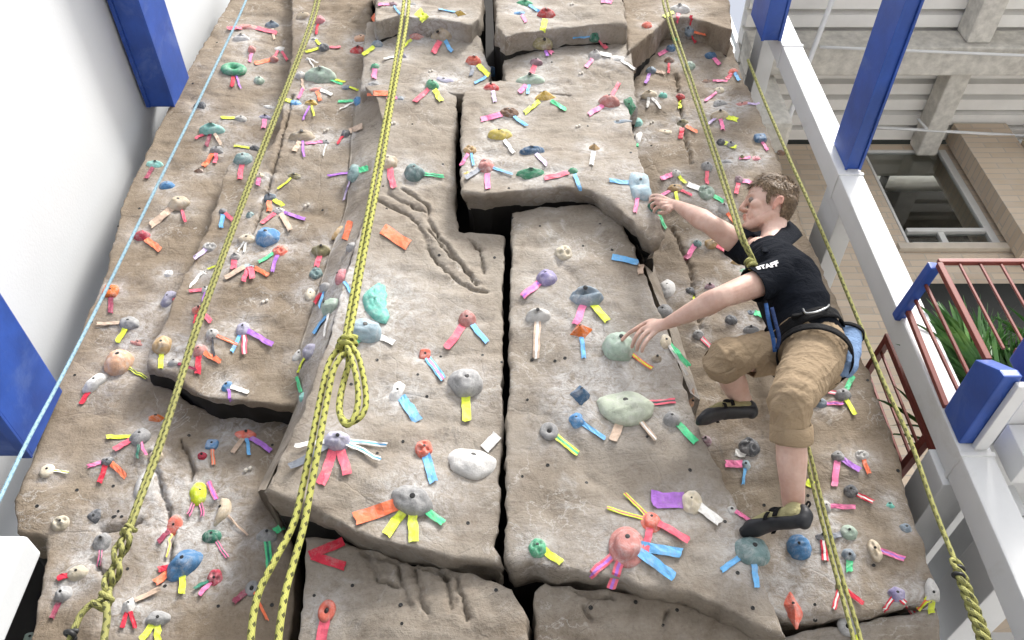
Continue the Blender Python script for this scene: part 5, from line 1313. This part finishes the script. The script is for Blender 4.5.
def fold_tr(p):
    w = 0
    for h_, k_, a_ in (('Lhip', 'Lkn', 'Lan'), ('Rhip', 'Rkn', 'Ran')):
        K = Q[k_]; d = (p-K).length; ax = (Q[a_]-Q[h_]).normalized(); t = (p-K).dot(ax)
        w += .0065*math.exp(-(d/.14)**2)*math.sin(t*62+9*noise.noise(p*5)+(p-K).dot(Hs)*38)*(.5+noise.noise(p*4+Vector((4,4,4)))*1.5)
    w += .008*noise.noise(Vector((p.x*8+p.z*6, p.y*8, p.z*14-p.x*10)))
    r1 = noise.noise(Vector((p.x*9+p.y*4, p.y*7, p.z*21+p.x*14))); r2 = noise.noise(Vector((p.x*16-p.z*8, p.y*14, p.z*30-p.x*22+5)))
    w += .007*(max(0, 1-abs(r1)*5)-.3)*.6+.005*(max(0, 1-abs(r2)*5)-.3)*.6
    return w
warp(me, fold_tr)
cut(me, [(Lc, Q['Lan']-Q['Lkn'], .13), (Rc, Q['Ran']-Q['Rkn'], .12), (pelvis+U*.09, U, .16)])
tro = link('trousers', me, TROU, root, True); solidify(tro, .005)
for c0, n0, r0 in ((Lc, Q['Lan']-Q['Lkn'], .073), (Rc, Q['Ran']-Q['Rkn'], .077)):   # turned-up cuffs
    n0 = n0.normalized(); x = Hs-n0*Hs.dot(n0); x.normalize(); y = n0.cross(x); V = []; m = 40
    for lv, (rr, zz) in enumerate(((-.002, -.062), (.003, -.058), (.004, -.034), (.005, -.008), (.003, .002), (-.001, .002), (-.004, -.03))):
        for i in range(m):
            a = 2*math.pi*i/m; e = .006*noise.noise(Vector((math.cos(a)*2.2, math.sin(a)*2.2, zz*12+c0.x)))
            V.append(c0+x*((r0-.004+rr+e)*math.cos(a))+y*((r0-.004+rr+e)*math.sin(a))+n0*(zz+.006*math.sin(a*2+c0.x*9)))
    Fc = [(l*m+i, l*m+(i+1) % m, (l+1)*m+(i+1) % m, (l+1)*m+i) for l in range(6) for i in range(m)]
    mesh('cuff', V, Fc, TROU, tro, True)
# ---- shoes
def shoe(heel, toe, ank, wdt=1.0):
    heel = P(*heel); toe = P(*toe); ank = P(*ank) if not isinstance(ank, Vector) else ank
    r = tro and None
    f = (toe-heel).normalized(); L = (toe-heel).length; up = ank-heel; up = (up-f*up.dot(f)).normalized(); sd = up.cross(f)
    sole = limb_mesh(*smooth_path([heel+f*.012+up*.016, heel+f*L*.28+up*.016, heel+f*L*.5+up*.020, heel+f*L*.75+up*.008, toe-f*.022-up*.002], [(.031*wdt,.020),(.033*wdt,.017),(.036*wdt,.015),(.044*wdt,.017),(.030*wdt,.015)], 5), sd, 20)
    heelcup = limb_mesh(*smooth_path([heel+f*.018+up*.010, heel+f*.010+up*.038, heel+f*.016+up*.062], [(.030,.024),(.031,.025),(.026,.017)], 4), sd, 18)
    toebox = limb_mesh(*smooth_path([heel+f*L*.62+up*.022, heel+f*L*.8+up*.016, toe-f*.030+up*.004], [(.036*wdt,.022),(.040*wdt,.020),(.030*wdt,.014)], 4), sd, 18)
    me = union([sole, heelcup, toebox], .0045, 4)
    o = link('shoe', me, RUB, root, True)
    up1 = limb_mesh(*smooth_path([heel+f*.034+up*.040, heel+f*L*.35+up*.042, heel+f*L*.58+up*.036, heel+f*L*.76+up*.022], [(.0335,.030),(.0365,.032),(.039,.026),(.036,.016)], 4), sd, 20)
    col = limb_mesh(*smooth_path([heel+f*.050+up*.040, heel+f*.050+up*.056], [(.037,.040),(.037,.040)], 4), sd, 20)
    me = union([up1, col], .0045, 4); warp(me, lambda p: .002*noise.noise(p*45))
    link('shoe_upper', me, UPP, o, True)
    for t, h, w_ in ((.40, .064, .017), (.54, .052, .014)):   # velcro straps
        V = []; n = 22
        for k in range(n+1):
            a = R(-20)+R(220)*k/n
            c0 = heel+f*(L*t)+up*(h-.030); q = sd*(.042*math.cos(a))+up*(.037*math.sin(a))
            for s_ in (-1, 1): V.append(c0+q+f*(w_*s_*.5-.012*math.sin(a)))
        m = mesh('strap', V, [(2*k, 2*k+1, 2*k+3, 2*k+2) for k in range(n)], BLK, o, True); solidify(m, .003)
    for c0, rx_, rz_, m_ in ((heel+f*(L*.20)+up*.036, .020, .015, UPP), (heel+f*(L*.43)+up*.052, .022, .014, BLK)):
        for s_ in (-1, 1):
            V, Fc = ell(c0+sd*(s_*.031), (f, up, sd), (rx_, rz_, .0085), 16, 8); mesh('side_patch', V, Fc, m_, o, True)
    m = MB(); c0 = heel+f*.006+up*.062
    v, ff, uv = tube(spline([c0, c0-f*.012+up*.018, c0-f*.006+up*.030, c0+f*.006+up*.012], 5), .004, 8); mesh('pull_loop', v, ff, BLK, o, True)
shoe((809,524,2.565), (738,533,2.70), (793,499,2.60)); shoe((757,414,2.74), (695,420,2.66), (742,399,2.74))
# ---- harness
har = None
def band(c, n, x, rx, ry, h, mat, name, parent, th=.006, wob=.003):
    n = Vector(n).normalized(); x = (x-n*x.dot(n)).normalized(); y = n.cross(x); m = 48; V = []
    for s in (-.5, -.2, .2, .5):
        for i in range(m):
            a = 2*math.pi*i/m; e = 1+wob*8*noise.noise(Vector((math.cos(a)*2, math.sin(a)*2, s)))*.3
            V.append(c+x*(rx*e*math.cos(a))+y*(ry*e*math.sin(a))+n*(h*s))
    Fc = [(l*m+i, l*m+(i+1) % m, (l+1)*m+(i+1) % m, (l+1)*m+i) for l in range(3) for i in range(m)]
    o = mesh(name, V, Fc, mat, parent, True); solidify(o, -th); return o
har = band(pelvis+U*.048-FW*.006, U, SD(.1), .183, .143, .045, BLK, 'harness', root)
hl = Q['Lhip']; ln = (Q['Lkn']-Q['Lhip']).normalized()
band(hl+ln*.055, (ln*.8+FW*.15+U*-.35+S*.35).normalized(), Hs, .132, .134, .036, BLK, 'leg_loop', har)
hr_ = Q['Rhip']; rn = (Q['Rkn']-Q['Rhip']).normalized()
band(hr_+rn*.075, rn, Hs, .122, .120, .034, BLK, 'leg_loop', har)
f0 = pelvis+U*.085+FW*.140
def strap(pts, w, mat, name, parent):
    pts = spline(pts, 6); V = []
    for i, p in enumerate(pts):
        t = (pts[min(i+1, len(pts)-1)]-pts[max(i-1, 0)]).normalized(); s_ = t.cross((p-CAM).normalized()).normalized(); V += [p-s_*w/2, p+s_*w/2]
    o = mesh(name, V, [(2*i, 2*i+1, 2*i+3, 2*i+2) for i in range(len(pts)-1)], mat, parent, True); solidify(o, .004)
strap([P(766,304,2.33), P(769,322,2.32), P(773,338,2.325), P(775,352,2.34)], .015, WEBB, 'tie_in_strap', har)
strap([P(772,308,2.30), P(776,324,2.295), P(779,337,2.30), P(777,349,2.325)], .014, NAVY, 'tie_in_strap', har)
strap([P(765,290,2.36), P(766,303,2.345), P(769,316,2.33)], .012, BLK, 'tie_in_strap', har)
def gear(pts, rad, mat, name):
    v, f, uv = tube(spline(pts, 6), rad, 8); mesh(name, v, f, mat, har, True)
# gear loop on the near hip, pushed just clear of the belt
bvh = BVHTree.FromPolygons([v.co for v in har.data.vertices], [tuple(p.vertices) for p in har.data.polygons])
def onbelt(px, py, out=.012):
    d = ray(px, py).normalized(); q = bvh.ray_cast(CAM, d)[0]
    return (q-d*out) if q is not None else P(px, py, 2.30)
gear([onbelt(803,309), onbelt(806,313, .02), onbelt(816,312, .024), onbelt(826,308, .022), onbelt(829,305, .014)], .0042, METAL, 'gear_loop')
bk = onbelt(797, 317, .008)
mbk = MB(); mbk.bar(bk+Vector((-.02, 0, 0)), bk+Vector((.02, 0, .008)), .022, .012); mbk.build('buckle', BLK, har, False, .003)
# ---- chalk bag (hangs from the harness)
ct = P(848, 333, 2.44); cb = P(844, 367, 2.44); ax = (cb-ct).normalized()
r = empty('chalk_bag', cb, "pale blue chalk bag hanging at the back of the climber's harness", 'chalk bag')
me = union([limb_mesh(*smooth_path([ct, ct.lerp(cb, .5), cb], [(.052,.048),(.056,.050),(.050,.044)], 5), (1, 0, 0), 24)], .006, 3)
warp(me, lambda p: .005*noise.noise(p*22)+.003*noise.noise(p*48)); cut(me, [(ct+ax*.004, -ax, .1)])
bag = link('bag_body', me, BAGM, r, True); solidify(bag, .004)
band(ct+ax*.004, ax, Vector((1, 0, 0)), .056, .052, .016, BLK, 'rim', r)
v, f, uv = tube(spline([ct+Vector((-.055, 0, 0)), P(836, 320, 2.44), P(834, 314, 2.45)], 6), .005, 8); mesh('hanging_cord', v, f, BLK, r, True)
v, f, uv = tube(spline([P(846,341,2.38), P(850,343,2.375), P(852,348,2.375), P(848,347,2.375), P(852,354,2.378)], 6), .0035, 8); mesh('draw_cord', v, f, BLK, r, True)
# ---------------------------------------------------------------- light, sky, camera
w = bpy.data.worlds.new('World'); SC.world = w; w.use_nodes = True
nt = w.node_tree; bg = nt.nodes['Background']
sky = nt.nodes.new('ShaderNodeTexSky'); sky.sky_type = 'NISHITA'; sky.sun_disc = False
SEL, SAZ = R(55), R(142)       # elevation; compass direction the light comes from (0 = +Y, clockwise)
sky.sun_elevation = SEL; sky.sun_rotation = SAZ; sky.air_density = 1.0; sky.dust_density = 4.0; sky.ozone_density = 1.0
hs = nt.nodes.new('ShaderNodeHueSaturation'); hs.inputs['Saturation'].default_value = .35
nt.links.new(sky.outputs[0], hs.inputs['Color']); nt.links.new(hs.outputs[0], bg.inputs['Color']); bg.inputs['Strength'].default_value = .085
sl = bpy.data.lights.new('sun', 'SUN'); sl.energy = 1.5; sl.angle = R(12); sl.color = (1, .96, .9)
so = bpy.data.objects.new('sun', sl); COL.objects.link(so)
dv = Vector((math.sin(SAZ)*math.cos(SEL), math.cos(SAZ)*math.cos(SEL), math.sin(SEL)))
so.rotation_euler = dv.to_track_quat('Z', 'Y').to_euler(); so.location = (0, -4, 12)
cam = bpy.data.cameras.new('camera'); co = bpy.data.objects.new('camera', cam); COL.objects.link(co)
co.location = CAM; co.rotation_euler = (math.pi/2+TH, 0, 0)
cam.sensor_width = 36; cam.lens = 36*F/1024; cam.clip_end = 500; cam.clip_start = .05
SC.camera = co
SC.view_settings.view_transform = 'Standard'; SC.view_settings.look = 'None'; SC.view_settings.gamma = 1
SC.view_settings.use_curve_mapping = False
SC.view_settings.exposure = 1.74
